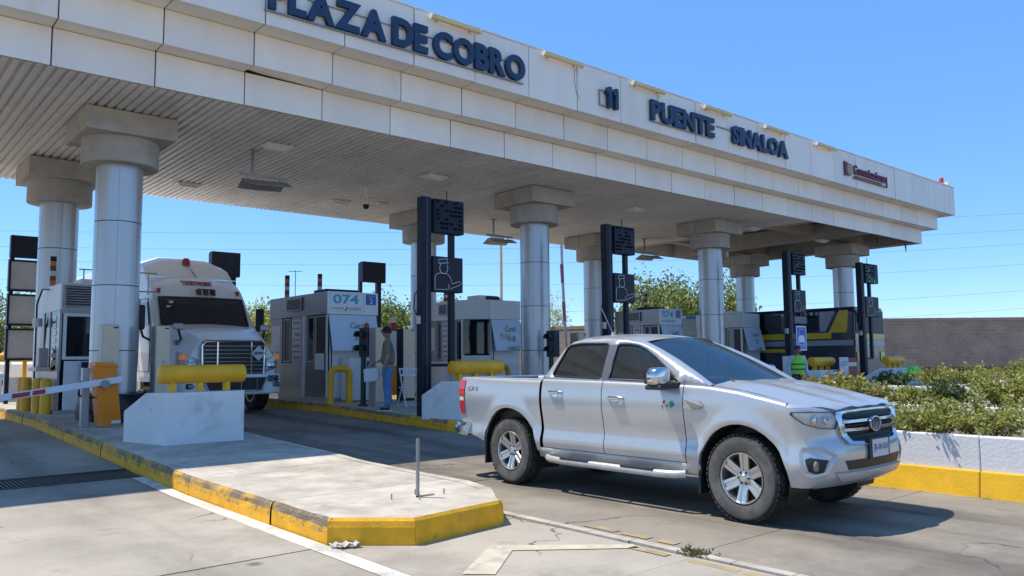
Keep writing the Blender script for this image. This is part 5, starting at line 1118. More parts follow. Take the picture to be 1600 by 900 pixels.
for s in (-1, 1):
    hl = MB(); hl.grid(lambda t, q: (s*(.80+.41*t), .195+.29*max(0, (t-.52)/.48), (.98+.10*t)+(.30+.14*t-.05*t)*q), [i/6 for i in range(7)], [0,.5,1]); h_ = hl.build('headlamp', M_hlin, tr, smooth=True, solid=.03)
    MB().lathe([(0,-.02),(.08,-.015),(.10,.0)], (s*.95,.195,1.13), 'y', 16).build('lamp_reflector', M_chrome, h_, smooth=True); MB().box(s*1.12-.05,s*1.12+.05,.24,.36,1.27,1.40).build('turn_lamp', M_amber, h_, bevel=.02)
    # bonnet mirror
    m_ = MB(); m_.tube([(s*.95,.95,1.55),(s*.98,.85,1.75),(s*1.05,.85,2.0)], .03, 6); mo = m_.build('bonnet_mirror', M_trim, tr, smooth=True); MB().box(s*1.05-.12,s*1.05+.12,.80,.90,1.98,2.13).build('mirror_head', M_alum, mo, bevel=.03)
    # door mirror
    d_ = MB(); d_.tube([(s*1.2,2.3,1.75),(s*1.42,2.25,1.85),(s*1.48,2.25,2.05)], .03, 6); do = d_.build('door_mirror', M_trim, tr, smooth=True); MB().box(s*1.5-.10,s*1.5+.10,2.15,2.30,2.02,2.62).build('mirror_head', M_trim, do, bevel=.04)
# cab, windscreen, sleeper roof
CAB = [(2.0,[(1.20,.75),(1.25,1.2),(1.25,2.10),(1.12,2.12),(.6,2.13),(0,2.13)]),(2.45,[(1.20,.75),(1.25,1.2),(1.24,2.6),(1.16,2.82),(.6,2.86),(0,2.87)]),(2.7,[(1.20,.75),(1.25,1.2),(1.24,2.7),(1.15,3.08),(.6,3.22),(0,3.25)]),(3.0,[(1.20,.75),(1.25,1.2),(1.24,2.8),(1.15,3.26),(.6,3.40),(0,3.42)]),(3.15,[(1.20,.75),(1.25,1.2),(1.24,2.8),(1.12,3.34),(.6,3.44),(0,3.45)]),(3.55,[(1.20,.75),(1.25,1.2),(1.24,2.9),(1.10,3.70),(.6,3.92),(0,3.95)]),(4.1,[(1.20,.75),(1.25,1.2),(1.24,3.0),(1.12,3.86),(.6,4.04),(0,4.06)]),(6.2,[(1.20,.75),(1.25,1.2),(1.24,3.0),(1.12,3.9),(.6,4.06),(0,4.08)])]
loft('cab', CAB, M_tw, tr)
ws = MB(); ws.grid(lambda v, t: (v*(1.08-.03*t), 1.97+.42*t-.10*(1-v*v), 2.14+.71*t), [-1+i/8 for i in range(17)], [i/5 for i in range(6)]); wo = ws.build('windscreen', M_tg, tr, smooth=True)
we = MB(); we.tube([ (v*(1.08-.03*t), 1.96+.42*t-.10*(1-v*v), 2.14+.71*t) for v, t in [(-1+i/8,0) for i in range(17)]+[(1-i/8,1) for i in range(17)]], .022, 6, closed=True); we.build('windscreen_seal', M_trim, wo, smooth=True)
MB().box(-.02,.02,1.86,1.90,2.15,2.30).build('wiper', M_trim, wo)
for x, z in ((-.8,2.72),(-.85,2.60),(-.78,2.5),(-.9,2.44)): MB().box(x-.05,x+.05,2.20,2.212,z-.03,z+.03).build('windscreen_sticker', M_paper, wo)
sd_ = MB(); sd_.add([(-1.262,2.35,2.15),(-1.262,3.1,2.15),(-1.258,3.1,2.72),(-1.258,2.55,2.72)], [(0,1,2,3)]); sd_.build('door_window', M_tg, tr, solid=.01)
dl = MB(); dl.tube([(-1.262,2.25,1.0),(-1.262,2.22,2.1),(-1.255,2.5,2.80),(-1.255,3.2,2.82),(-1.262,3.22,1.0)], .012, 5, closed=True); dl.build('door_seam', M_trim, tr)
lettering('door_marking', 'CPT', M_navy, tr, -1.10, -.86, 1.02, 1.62, 1.74, extrude=.2)
for x in (-1.0,1.0): MB().box(x-.03,x+.03,2.48,2.62,2.96,3.08).build('marker_lamp', M_redp, tr, bevel=.01)
hb = MB()
for x in (-.05,.13,.31): hb.hexa([(x-.03,2.30,2.92),(x+.03,2.30,2.92),(x+.03,2.62,2.98),(x-.03,2.62,2.98),(x-.03,2.34,3.08),(x+.03,2.34,3.08),(x+.03,2.66,3.10),(x-.03,2.66,3.10)])
hb.box(-.08,.34,2.40,2.44,3.08,3.10); hb.build('roof_lamp_rack', mat('lamp_rack_brown', (.10,.03,.03), .5), tr)
pl_ = MB().hexa([(-.36,2.66,3.19),(.36,2.66,3.19),(.36,2.72,3.19),(-.36,2.72,3.19),(-.40,2.78,3.32),(.40,2.78,3.32),(.40,2.84,3.32),(-.40,2.84,3.32)]).build('name_board', mat('name_board_rose', (.46,.34,.34), .6), tr)
lettering('name_lettering', 'CATALAN', M_redp, pl_, -.30, .30, 2.70, 3.21, 3.30, extrude=.05, offset=.01)
MB().lathe([(.10,0),(.10,.05),(.085,.18),(.05,.21),(0,.215)], (-.05,3.45,3.78), n=16).build('beacon', M_redp, tr, smooth=True); MB().tube([(-.05,3.44,3.78),(.05,3.3,3.65),(.12,3.1,3.46)], .01, 5).build('beacon_cable', M_trim, tr)
MB().box(-1.15,1.15,3.02,3.06,3.40,3.415).build('roof_ledge', M_chrome, tr)
for s in (-1, 1):
    for y in (1.25, 5.6):
        w_ = MB(); w_.lathe([(0,-.15),(.30,-.15),(.46,-.16),(.51,-.12),(.52,0),(.51,.12),(.46,.16),(0,.15)], (0,0,0), 'x', 36); o = w_.build('wheel', M_rub, tr, smooth=True, loc=(s*1.02, y, .52)); MB().lathe([(0,-.10),(.12,-.12),(.28,-.155),(.30,-.16)], (0,0,0), 'x', 24).build('rim', M_alloy, o, smooth=True)
MB().box(-.5,.5,.6,8.5,.55,.85).build('chassis', M_trim, tr); MB().box(-1.2,-.7,3.2,5.0,.45,1.0).build('fuel_tank', M_chrome, tr, bevel=.1)
MB().box(-1.26,1.26,6.9,13,1.1,3.95).build('trailer', M_tw, tr, bevel=.03)

# ---------------------------------------------------------------- coach
bs = thing('coach_bus', 'dark coach with yellow and grey bands behind the far lane signs', 'bus', (30.2, 14.15, .23))
M_bn = mat('bus_navy', (.018,.024,.05), .25, coat=.5, var=.1); M_by = mat('bus_yellow', (.68,.44,.01), .35, coat=.3); M_bg = mat('bus_grey', (.30,.32,.35), .35, coat=.3); M_bgl = glass_mat('bus_glass', (.008,.012,.022), .06)
W2, LB = 1.22, 11.8; x0 = -W2
bd = MB(); bd.prism([(x0,.30),(-x0,.30),(-x0,2.9),(-x0-.12,3.05),(x0+.12,3.05),(x0,2.9)], 0.0, LB, 'y'); bd.build('body', M_bn, bs, bevel=.06, segs=3)
def bandX(nm, pts, mt, d=.012):
    m_ = MB(); m_.prism(pts, x0-d, x0-.002, 'x'); return m_.build(nm, mt, bs)
bandX('yellow_band', [(.9,1.86),(LB-.1,1.86),(LB-.1,2.09),(.9,2.09)], M_by); bandX('grey_band', [(.05,1.60),(LB-.1,1.60),(LB-.1,1.80),(.05,1.80)], M_bg); bandX('lower_yellow_band', [(2.1,1.36),(LB-.1,1.36),(LB-.1,1.50),(2.4,1.50)], M_by)
bandX('yellow_swoosh', [(.20,2.92),(.55,2.92),(1.0,2.09),(.28,2.09)], M_by, .014); bandX('grey_panel', [(.72,2.90),(1.35,2.90),(1.35,2.14),(1.12,2.14)], M_bg)
for i in range(5): bandX('window', [(1.42+i*1.62,2.16),(2.98+i*1.62,2.16),(2.98+i*1.62,2.90),(1.42+i*1.62,2.90)], M_bgl, .010)
bandX('front_door', [(.03,.45),(.6,.45),(.6,1.55),(.03,1.55)], M_bn, .016)
MB().box(-1.12,1.12,-.02,-.002,2.05,2.92).build('windscreen', mat('bus_screen', (.03,.038,.05), .35, spec=.2), bs, bevel=.01); MB().box(-.02,.02,-.028,-.02,2.05,2.92).build('screen_divider', M_black, bs)
MB().box(-1.18,1.18,-.018,-.002,1.84,2.03).build('front_yellow_band', M_by, bs); MB().box(-1.18,1.18,-.018,-.002,1.58,1.78).build('front_grey_band', M_bg, bs)
for s in (-1, 1):
    q = MB().box(s*.95-.17,s*.95+.17,-.03,-.002,.98,1.36).build('lamp_cluster', M_by, bs, bevel=.03)
    for z in (1.09,1.25): MB().lathe([(0,-.012),(.05,-.01),(.06,0)], (s*.95,-.03,z), 'y', 14).build('lamp', M_hlin, q, smooth=True)
for y in (2.6, 9.4):
    w_ = MB(); w_.lathe([(0,-.02),(.3,-.03),(.48,-.02),(.5,.06),(.5,.2)], (0,0,0), 'x', 30); o = w_.build('wheel', M_rub, bs, smooth=True, loc=(x0-.02, y, .5)); MB().lathe([(0,-.05),(.15,-.05),(.27,-.035)], (0,0,0), 'x', 20).build('hub', M_by, o)
MB().tube([(-1.15,-.02,2.85),(-1.35,-.2,2.7),(-1.4,-.22,2.4)], .03, 6).build('mirror', M_black, bs)

# ---------------------------------------------------------------- people
def skin_mesh(name, verts, edges, radii, m_, parent, sub=2, root=0):
    me = bpy.data.meshes.new(name); me.from_pydata([tuple(v) for v in verts], edges, []); me.materials.append(m_)
    o = bpy.data.objects.new(name, me); C.objects.link(o); o.parent = parent
    sk = o.modifiers.new('skin', 'SKIN'); sk.use_smooth_shade = True
    for i, r_ in enumerate(radii):
        d = me.skin_vertices[0].data[i]; d.radius = (r_, r_) if not isinstance(r_, tuple) else r_; d.use_root = (i == root)
    ss = o.modifiers.new('sub', 'SUBSURF'); ss.levels = sub; ss.render_levels = sub; return o
M_skin = mat('skin_tan', (.36,.19,.12), .55, var=.06, scale=8)
def head(parent, c, m_skin, hair, cap=None, glasses=False, s=1.0):
    """c = centre of the skull; the face looks along -y"""
    h_ = MB()
    def hd(u, v):   # u latitude -pi/2..pi/2, v longitude
        x = .073*math.cos(u)*math.sin(v); y = -.092*math.cos(u)*math.cos(v); z = .115*math.sin(u)
        if z < -.02: k = 1+.30*(z+.02)/.095*.9; x *= max(.55, k); y = y*max(.7, k)-.012*(-.02-z)/.095
        f = math.exp(-((v/.22)**2))                                    # nose
        y -= .022*f*math.exp(-((z+.012)/.022)**2); y += .006*math.exp(-((abs(v)-.42)/.22)**2)*math.exp(-((z-.018)/.016)**2)
        y -= .006*f*math.exp(-((z+.055)/.012)**2); y -= .008*math.exp(-(v/.3)**2)*math.exp(-((z+.092)/.02)**2)
        return (c[0]+x*s, c[1]+y*s, c[2]+z*s)
    h_.grid(hd, [-PI/2+PI*i/22 for i in range(23)], [-PI+2*PI*i/32 for i in range(33)]); o = h_.build('head', m_skin, parent, smooth=True, angle=80)
    for q in (-1, 1):
        e = MB(); e.lathe([(0,-.012),(.014,-.010),(.020,0),(.018,.008)], (0,0,0), 'x', 12); e.v = [(c[0]+q*(.074+x*.8), c[1]+.012+y*.8, c[2]-.005+z*1.5) for x, y, z in e.v]; e.build('ear', m_skin, o, smooth=True)
        MB().box(c[0]+q*.03-.012, c[0]+q*.03+.012, c[1]-.0865, c[1]-.080, c[2]+.012, c[2]+.020).build('eye', M_black, o)
    MB().box(c[0]-.022, c[0]+.022, c[1]-.087, c[1]-.08, c[2]-.058, c[2]-.053).build('mouth', mat('lips', (.25,.09,.07), .5), o)
    hr = MB(); hr.grid(lambda u, v: (c[0]+.079*math.cos(u)*math.sin(v), c[1]-.098*math.cos(u)*math.cos(v)+.004, c[2]+.005+.118*math.sin(u)), [(.55 if False else -.25)+(PI/2+.25)*i/10 for i in range(11)], [.85+(2*PI-1.7)*i/24 for i in range(25)]); hr.build('hair', hair, o, smooth=True)
    if cap:
        k = MB(); k.grid(lambda u, v: (c[0]+.086*math.cos(u)*math.sin(v), c[1]-.105*math.cos(u)*math.cos(v)+.003, c[2]+.035+.095*math.sin(u)), [PI/2*i/8 for i in range(9)], [-PI+2*PI*i/28 for i in range(29)]); ko = k.build('cap', cap, parent, smooth=True)
        b_ = MB(); b_.grid(lambda a, t: (c[0]+.085*math.sin(a)*(1-.1*t), c[1]-.095*math.cos(a)-.07*t*math.cos(a), c[2]+.045-.018*t), [-1.1+2.2*i/12 for i in range(13)], [0,.5,1]); b_.build('peak', cap, ko, smooth=True, solid=.006)
    if glasses: MB().box(c[0]-.068,c[0]+.068,c[1]-.104,c[1]-.088,c[2]+.004,c[2]+.036).build('sunglasses', M_black, parent, bevel=.008)
    return o
def hand(parent, w_, dirv, m_, curl=.5, side=1, right=None):
    """palm plus five separate fingers; w_ wrist, dirv pointing direction"""
    w_ = Vector(w_); d = Vector(dirv).normalized(); n = Vector(right or (0, -1, 0)); n = (n-d*n.dot(d)).normalized(); sd_ = d.cross(n)*side
    V = [w_, w_+d*.04, w_+d*.085]; E = [(0,1),(1,2)]; R = [.022,(.030,.018),(.034,.016)]
    for k, (off, ln) in enumerate(((-.028,.058),(-.010,.072),(.009,.076),(.027,.068))):
        b0 = w_+d*.088+sd_*off; i0 = len(V); p1 = b0+d*ln*.45+n*curl*.010; p2 = p1+(d*(1-curl*.6)+n*curl*.8).normalized()*ln*.32; p3 = p2+(d*(1-curl)+n*curl*1.2).normalized()*ln*.25
        V += [b0, p1, p2, p3]; E += [(2,i0),(i0,i0+1),(i0+1,i0+2),(i0+2,i0+3)]; R += [.0095,.009,.0085,.0075]
    i0 = len(V); t0 = w_+d*.03+sd_*-.032; V += [t0, t0+(d*.7-sd_*.6+n*.3).normalized()*.035, t0+(d*.9-sd_*.3+n*.5).normalized()*.062]; E += [(1,i0),(i0,i0+1),(i0+1,i0+2)]; R += [.012,.011,.009]
    return skin_mesh('hand', V, E, R, m_, parent, 1)
def person(name, label, loc, rz, shirt, trousers, shoes, cap, hair, H=1.76, glasses=False, arms='relaxed', long_sleeve=None, group=None, legs=True, hs=1):
    p = thing(name, label, 'person', loc, rz, group); k = H/1.76
    hip, kn, an = .90*k, .49*k, .09*k; sh = 1.43*k; sw = .19*k
    # body: legs, trunk, arms and neck as one skinned surface
    V = [(0,0,hip),(0,.005,1.06*k),(0,.01,1.22*k),(0,.005,1.36*k),(0,0,1.47*k),(0,-.012,1.54*k)]; E = [(0,1),(1,2),(2,3),(3,4),(4,5)]; R = [(.145*k,.105*k),(.14*k,.105*k),(.155*k,.11*k),(.15*k,.095*k),(.06*k,.06*k),(.052*k,.055*k)]
    A = {}
    for s in (-1, 1):
        i = len(V); V += [(s*.09*k,0,hip-.04),(s*.10*k,-.01,kn),(s*.105*k,.02,an),(s*.11*k,-.10*k,.04)]; E += [(0,i),(i,i+1),(i+1,i+2),(i+2,i+3)]; R += [.085*k,.056*k,.042*k,.035*k]
        if arms == 'relaxed' or (arms == 'hold' and s != hs): el, wr_ = (s*(sw+.075)*1.0,.02,1.12*k), (s*(sw+.07),-.06,.87*k)
        else: el, wr_ = (s*(sw+.06),.01,1.13*k), (s*(sw+.02),-.24*k,1.02*k)
        j = len(V); V += [(s*sw,0,sh-.02),el,wr_]; E += [(3,j),(j,j+1),(j+1,j+2)]; R += [.062*k,.045*k,.029*k]; A[s] = (Vector(V[j]), Vector(el), Vector(wr_))
    skin_mesh('body', V, E, R, M_skin, p)
    # shirt
    sv = [(0,0,.93*k),(0,.005,1.06*k),(0,.01,1.22*k),(0,.005,1.36*k),(0,0,1.455*k)]; se = [(0,1),(1,2),(2,3),(3,4)]; sr = [(.19*k,.155*k),(.188*k,.162*k),(.192*k,.15*k),(.182*k,.125*k),(.078*k,.074*k)]
    for s in (-1, 1):
        a, e, w3 = A[s]; i = len(sv); sv += [tuple(a), tuple(a.lerp(e, .55)), tuple(a.lerp(e, .8))]; se += [(3,i),(i,i+1),(i+1,i+2)]; sr += [.082*k,.068*k,.066*k]
        if long_sleeve: sv += [tuple(e), tuple(e.lerp(w3, .92))]; se += [(i+2,i+3),(i+3,i+4)]; sr += [.058*k,.042*k]
    skin_mesh('shirt', sv, se, sr, shirt, p)
    if legs:
        tv = [(0,0,.97*k),(0,0,.88*k)]; te = [(0,1)]; trr = [(.172*k,.14*k),(.172*k,.145*k)]
        for s in (-1, 1): i = len(tv); tv += [(s*.09*k,0,.80*k),(s*.10*k,-.01,kn),(s*.105*k,.015,.30*k),(s*.105*k,.012,.085*k)]; te += [(1,i),(i,i+1),(i+1,i+2),(i+2,i+3)]; trr += [.108*k,.088*k,.080*k,.078*k]
        skin_mesh('trousers', tv, te, trr, trousers, p)
        for s in (-1, 1):
            so_ = skin_mesh('shoe', [(s*.105*k,.05,.055),(s*.11*k,-.05,.05),(s*.115*k,-.16,.038)], [(0,1),(1,2)], [.048,.047,.034], shoes, p); MB().prism([(s*.11*k-.05,.10),(s*.11*k-.055,-.1),(s*.11*k-.03,-.2),(s*.11*k+.03,-.2),(s*.11*k+.055,-.1),(s*.11*k+.05,.10)], 0, .025).build('sole', M_paper, so_)
    head(p, (0,-.02,1.645*k), M_skin, hair, cap, glasses, k)
    for s in (-1, 1):
        a, e, w3 = A[s]; d = (w3-e).normalized(); hand(p, w3, d if arms == 'relaxed' or s != hs else (d+Vector((0,0,-.3))), M_skin, .7, s, (0,-1,0) if arms == 'relaxed' or s != hs else (-s,0,0))
    return p, A
M_hair = mat('hair_black', (.012,.010,.009), .6)
man, A = person('person', 'man in olive T-shirt and jeans holding a white bag beside the ticket machine', (9.2, 14.80, zg(14.80)+.2), math.radians(-126), mat('tshirt_olive', (.19,.165,.105), .85, var=.15, scale=9), mat('jeans_blue', (.10,.21,.40), .8, var=.25, scale=7), mat('sneaker_black', (.02,.015,.017), .5), M_black, M_hair, 1.80, True, arms='hold', hs=-1)
# bag hangs from his forward hand
wv = A[-1][2]; bg_ = thing('handbag', 'white bag hanging from the hand of the man in the olive T-shirt', 'bag', man.location, man.rotation_euler[2]); M_bag = mat('bag_white', (.66,.67,.70), .6, var=.08, scale=6)
bx, by, bz = wv.x, wv.y-.10, wv.z-.14
MB().hexa([(bx-.07,by-.17,bz-.30),(bx+.07,by-.17,bz-.30),(bx+.07,by+.15,bz-.27),(bx-.07,by+.15,bz-.27),(bx-.05,by-.19,bz-.01),(bx+.05,by-.19,bz-.01),(bx+.05,by+.17,bz+.03),(bx-.05,by+.17,bz+.03)]).build('bag_body', M_bag, bg_, bevel=.03)
for q in (-.04,.04): hm = MB(); hm.tube([(bx+q,by-.10,bz),(bx+q*.6,by-.07,bz+.10),(bx,by+.0,bz+.13),(bx+q*.6,by+.06,bz+.11),(bx+q,by+.09,bz+.02)], .009, 6); hm.build('bag_handle', mat('bag_strap', (.50,.40,.30), .6), bg_, smooth=True)
M_hv = mat('vest_hivis', (.24,.66,.05), .6, var=.08, scale=6); M_nv = mat('uniform_navy', (.02,.026,.05), .7)
gd, A2 = person('person', 'guard in lime green vest and dark cap standing beside the blue car sign', (21.0, 11.95, zg(11.9)), math.radians(-38), mat('uniform_pale_blue', (.42,.50,.62), .8), M_nv, M_black, M_nv, M_hair, 1.66, arms='relaxed', long_sleeve=True)
v_ = MB(); v_.grid(lambda a, z: ((.205+.0*z)*math.sin(a)*(1 if z < 1.25 else 1-.35*(z-1.25)/.12), -(.160)*math.cos(a)*(1 if z < 1.25 else 1-.15*(z-1.25)/.12), z), [2*PI*i/28 for i in range(28)], [.86,.95,1.05,1.15,1.25,1.33,1.37], closed_u=True); vo = v_.build('vest', M_hv, gd, smooth=True)
for z in (.98,1.12): q = MB(); q.grid(lambda a, t: (.209*math.sin(a), -.164*math.cos(a), z+.035*t), [2*PI*i/28 for i in range(28)], [0,1], closed_u=True); q.build('reflective_band', M_nv, vo)
person('person', 'booth attendant in dark green seen through the first booth door window', (4.20, 18.55, .45), math.radians(15), mat('apron_dark_green', (.03,.07,.06), .8), M_nv, M_black, mat('cap_rust', (.42,.13,.06), .7), M_hair, 1.62, arms='relaxed', long_sleeve=True)
# ---------------------------------------------------------------- foliage helpers
def leaf_mat(name, col, col2, trans=.35):
    if name in MATS: return MATS[name]
    m = bpy.data.materials.new(name); m.use_nodes = True; t = m.node_tree; N = t.nodes; L = t.links
    b = N['Principled BSDF']; b.inputs['Roughness'].default_value = .5; g = N.new('ShaderNodeNewGeometry')
    mi = N.new('ShaderNodeMix'); mi.data_type = 'RGBA'; mi.inputs['A'].default_value = (*col, 1); mi.inputs['B'].default_value = (*col2, 1); L.new(g.outputs['Random Per Island'], mi.inputs['Factor'])
    L.new(mi.outputs['Result'], b.inputs['Base Color']); tr = N.new('ShaderNodeBsdfTranslucent'); L.new(mi.outputs['Result'], tr.inputs[0])
    ms = N.new('ShaderNodeMixShader'); ms.inputs[0].default_value = trans; L.new(b.outputs[0], ms.inputs[1]); L.new(tr.outputs[0], ms.inputs[2]); L.new(ms.outputs[0], N['Material Output'].inputs[0])
    MATS[name] = m; return m
def leaf_mesh(name, P, D, ln, wd, m, parent, rng, kind=None):
    """one pointed leaf (4 corners) per point P, growing along D"""
    n = len(P); D = D/np.maximum(np.linalg.norm(D, axis=1, keepdims=True), 1e-6); r_ = rng.normal(size=(n, 3)); S = np.cross(D, r_); S /= np.maximum(np.linalg.norm(S, axis=1, keepdims=True), 1e-6)
    l = (ln*rng.uniform(.7, 1.3, n))[:, None]; w_ = (wd*rng.uniform(.7, 1.3, n))[:, None]; dr = np.array([0, 0, -.12])*l
    V = np.stack([P, P+D*l*.45+S*w_*.5, P+D*l+dr, P+D*l*.45-S*w_*.5], 1).reshape(-1, 3)
    me = bpy.data.meshes.new(name); me.vertices.add(4*n); me.vertices.foreach_set('co', V.astype('f').ravel()); me.loops.add(4*n); me.loops.foreach_set('vertex_index', np.arange(4*n, dtype='i'))
    me.polygons.add(n); me.polygons.foreach_set('loop_start', np.arange(0, 4*n, 4, dtype='i')); me.polygons.foreach_set('loop_total', np.full(n, 4, 'i')); me.update(); me.validate(); me.materials.append(m)
    o = bpy.data.objects.new(name, me); C.objects.link(o); o.parent = parent
    if kind: o['kind'] = kind
    return o
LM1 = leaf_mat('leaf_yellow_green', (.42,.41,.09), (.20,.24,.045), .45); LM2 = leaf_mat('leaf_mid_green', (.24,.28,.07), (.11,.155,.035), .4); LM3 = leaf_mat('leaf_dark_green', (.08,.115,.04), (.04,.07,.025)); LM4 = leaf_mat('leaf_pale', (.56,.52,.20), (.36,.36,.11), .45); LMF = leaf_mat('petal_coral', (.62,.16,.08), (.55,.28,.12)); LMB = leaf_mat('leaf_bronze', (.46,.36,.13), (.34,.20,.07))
M_bark = mat('bark', (.14,.105,.075), .9, var=.3, scale=6); M_soil = mat('planter_soil', (.16,.12,.08), .95, var=.3, scale=4, bump=.6, bscale=30)
def shrub(x, y, z, h, rad, label, lm, seed, stems=46, per=34, ln=.075, wd=.03, flowers=0, mix=None, group='planter shrubs'):
    rng = np.random.default_rng(seed); t = thing('shrub', label, 'shrub', (x, y, z), group=group)
    st_ = MB(); PP = []; DD = []; TT = []
    for i in range(stems):
        a = rng.uniform(0, 2*PI); sp = rad*math.sqrt(rng.uniform(.02, 1)); hh = h*rng.uniform(.55, 1.05)*(1-.35*(sp/rad)**2)
        b0 = np.array([.25*sp*math.cos(a), .25*sp*math.sin(a), 0]); e0 = np.array([sp*math.cos(a), sp*math.sin(a), hh]); c0 = (b0+e0)/2+np.array([0, 0, .15*h])-np.array([.18*sp*math.cos(a), .18*sp*math.sin(a), 0])
        q = lambda s: (1-s)**2*b0+2*s*(1-s)*c0+s*s*e0
        if True: st_.tube([q(s) for s in (0, .35, .7, 1)], [.008, .006, .004, .002], 4)
        ss = rng.uniform(.25, 1.02, per)**.8
        pts = np.array([q(s) for s in ss]); tn = np.array([q(min(1.05, s+.05))-q(s) for s in ss]); tn /= np.linalg.norm(tn, axis=1, keepdims=True)
        dd = tn*.6+rng.normal(size=(per, 3))*.75; PP.append(pts+rng.normal(size=(per, 3))*.03); DD.append(dd); TT.append(e0)
    st_.build('stems', M_bark, t); PP = np.concatenate(PP); DD = np.concatenate(DD)
    if mix is not None:
        k = rng.random(len(PP)) < .3; leaf_mesh('foliage', PP[~k], DD[~k], ln, wd, lm, t, rng, 'stuff'); leaf_mesh('new_growth', PP[k], DD[k], ln*.9, wd, mix, t, rng, 'stuff')
    else: leaf_mesh('foliage', PP, DD, ln, wd, lm, t, rng, 'stuff')
    if flowers:
        T_ = np.array(TT)[rng.integers(0, stems, flowers)]; F_ = np.repeat(T_, 6, 0)+rng.normal(size=(flowers*6, 3))*.025; leaf_mesh('blossom', F_, rng.normal(size=F_.shape), .05, .04, LMF, t, rng, 'stuff')
    return t
# ---------------------------------------------------------------- planters along the lanes beyond the gates
def planter(x0, x1, y0, y1, label, h=.61, hb=.26):
    t = thing('planter', label, 'planter', (x0, y1, 0), group='long white planters with yellow plinths')
    zz = lambda y: zg(y)
    def run(a, b, horizontal, nm, mt, out, z0, z1, th, batter=0):
        """straight wall pieces from a to b"""
        L_ = math.dist(a, b); n = max(1, round(L_/3.1)); dx, dy = (b[0]-a[0])/L_, (b[1]-a[1])/L_; ox, oy = dy, -dx
        for i in range(n):
            g_ = .006; s0, s1 = L_*i/n+(g_ if i else 0), L_*(i+1)/n
            P = []
            for z, o_ in ((z0, out+batter), (z1, out)):
                for s_, q in ((s0, o_), (s1, o_), (s1, -th), (s0, -th)):
                    x, y = a[0]+dx*s_+ox*q, a[1]+dy*s_+oy*q; P.append((x-x0, y-y1, zz(y)+z))
            MB().hexa(P).build(nm, mt, t, bevel=.012)
    M_pw = mat('planter_white', (.66,.665,.67), .85, var=.05, scale=2, bump=.4, bscale=28, dirt=((.46,.46,.45),.60,2.6,.45)); M_py = mat('plinth_yellow', (.74,.42,.012), .75, var=.12, scale=3, bump=.35, bscale=30, dirt=((.80,.55,.14),.60,4,.5))
    for a, b in (((x0, y1), (x0, y0)), ((x1, y1), (x0, y1)), ((x1, y0), (x1, y1))):
        # walking direction chosen so that the outside lies to the right-hand side vector (dy,-dx)
        run(b, a, True, 'plinth', M_py, .03, -.04, hb, .14, .05) if False else run(a, b, True, 'plinth', M_py, .03, -.04, hb, .14, .05)
        run(a, b, True, 'wall', M_pw, 0, hb-.01, h, .14)
    MB().box(.13, x1-x0-.13, y0-y1+.0, -.13, .3, h-.10+zz(y1)*.5).build('soil', M_soil, t)
    return t
def _out(a, b): pass
planter(9.04, 11.15, -9, 6.2, 'nearest white planter with yellow plinth, right of the pickup'); planter(13.95, 16.0, -9, 9.2, 'second white planter, behind the nearest planter'); planter(21.65, 24.05, -9, 10.4, 'third white planter, in front of the far barrier blocks'); planter(27.05, 28.9, -9, 10.4, 'farthest white planter, towards the brick wall')
rs = random.Random(3); k = 0
ROWS = [(9.04, 2.1, [(5.6,.24,.36),(4.85,.28,.42),(4.25,.34,.45),(3.72,.52,.44),(3.25,.50,.46),(2.75,.62,.48),(2.25,.60,.48),(1.7,.62,.5),(1.1,.62,.5),(.3,.7,.55),(-.7,.7,.55)], 'nearest', LM1, 32, 64),
        (13.95, 2.05, [(8.75,.46,.5),(8.2,.62,.5),(7.6,.68,.52),(7.0,.58,.5),(6.4,.36,.42),(5.6,.52,.5),(4.8,.62,.52),(3.9,.6,.52),(3.0,.62,.55),(2.0,.62,.55)], 'second', LM1, 36, 48),
        (21.65, 2.4, [(9.9,.50,.6),(9.0,.68,.62),(7.9,.74,.66),(6.8,.66,.62),(5.6,.78,.66),(4.4,.74,.66)], 'third', LM1, 38, 44),
        (27.05, 1.85, [(9.7,.6,.62),(8.4,.85,.66),(7.0,.9,.7),(5.6,.85,.7)], 'farthest', LM1, 36, 40)]
ORD = ('first','second','third','fourth','fifth','sixth','seventh','eighth','ninth','tenth','eleventh')
for x0, w_, L_, nm, lm, stn, per in ROWS:
    for i, (y, h, r_) in enumerate(L_):
        xx = x0+.32+rs.random()*(w_*.35) if nm == 'nearest' else x0+w_*rs.uniform(.25, .6); k += 1
        fl = 5 if (nm == 'second' and y > 6.6) else (2 if rs.random() < .4 else 0)
        mt = lm; mixm = LM4 if nm == 'nearest' else (LMB if fl == 5 else LM4)
        if (nm, i) in (('third', 0), ('farthest', 0), ('second', 5), ('farthest', 2)): mt, mixm = LM3, LM2
        shrub(xx, y, .50+zg(y)*.5, h, r_*1.05, '%s shrub from the toll booth end of the %s planter' % (ORD[i], nm), mt, 100+k, stn, per, .058 if nm == 'nearest' else .085, .026 if nm == 'nearest' else .04, fl, mixm)
        if nm in ('nearest', 'second') and i % 2 == 0: k += 1
# weeds in the paving joint
rng = np.random.default_rng(5); t = tag(leaf_mesh('weed_tuft', np.c_[rng.normal(4.93, .04, 260), rng.normal(3.68, .06, 260), rng.uniform(0, .02, 260)], np.c_[rng.normal(0, .7, 260), rng.normal(0, .7, 260), rng.uniform(.1, .9, 260)], .04, .014, leaf_mat('weed_leaf', (.16,.15,.055), (.10,.10,.035)), None, rng, 'stuff'), 'small dry weed growing in the paving joint', 'weed')
lt = MB()
for cx, cy, s_ in ((3.13,5.66,.05),(3.20,5.62,.04),(3.07,5.70,.035)):
    lt.grid(lambda u, v: (cx+u*s_, cy+v*s_, .012+.03*abs(math.sin(3*u+2*v))), [-1,-.4,.3,1], [-1,-.3,.4,1])
tag(lt.build('crumpled_paper', M_paper, None), 'scrap of white paper at the yellow tip of the nearest island', 'litter')

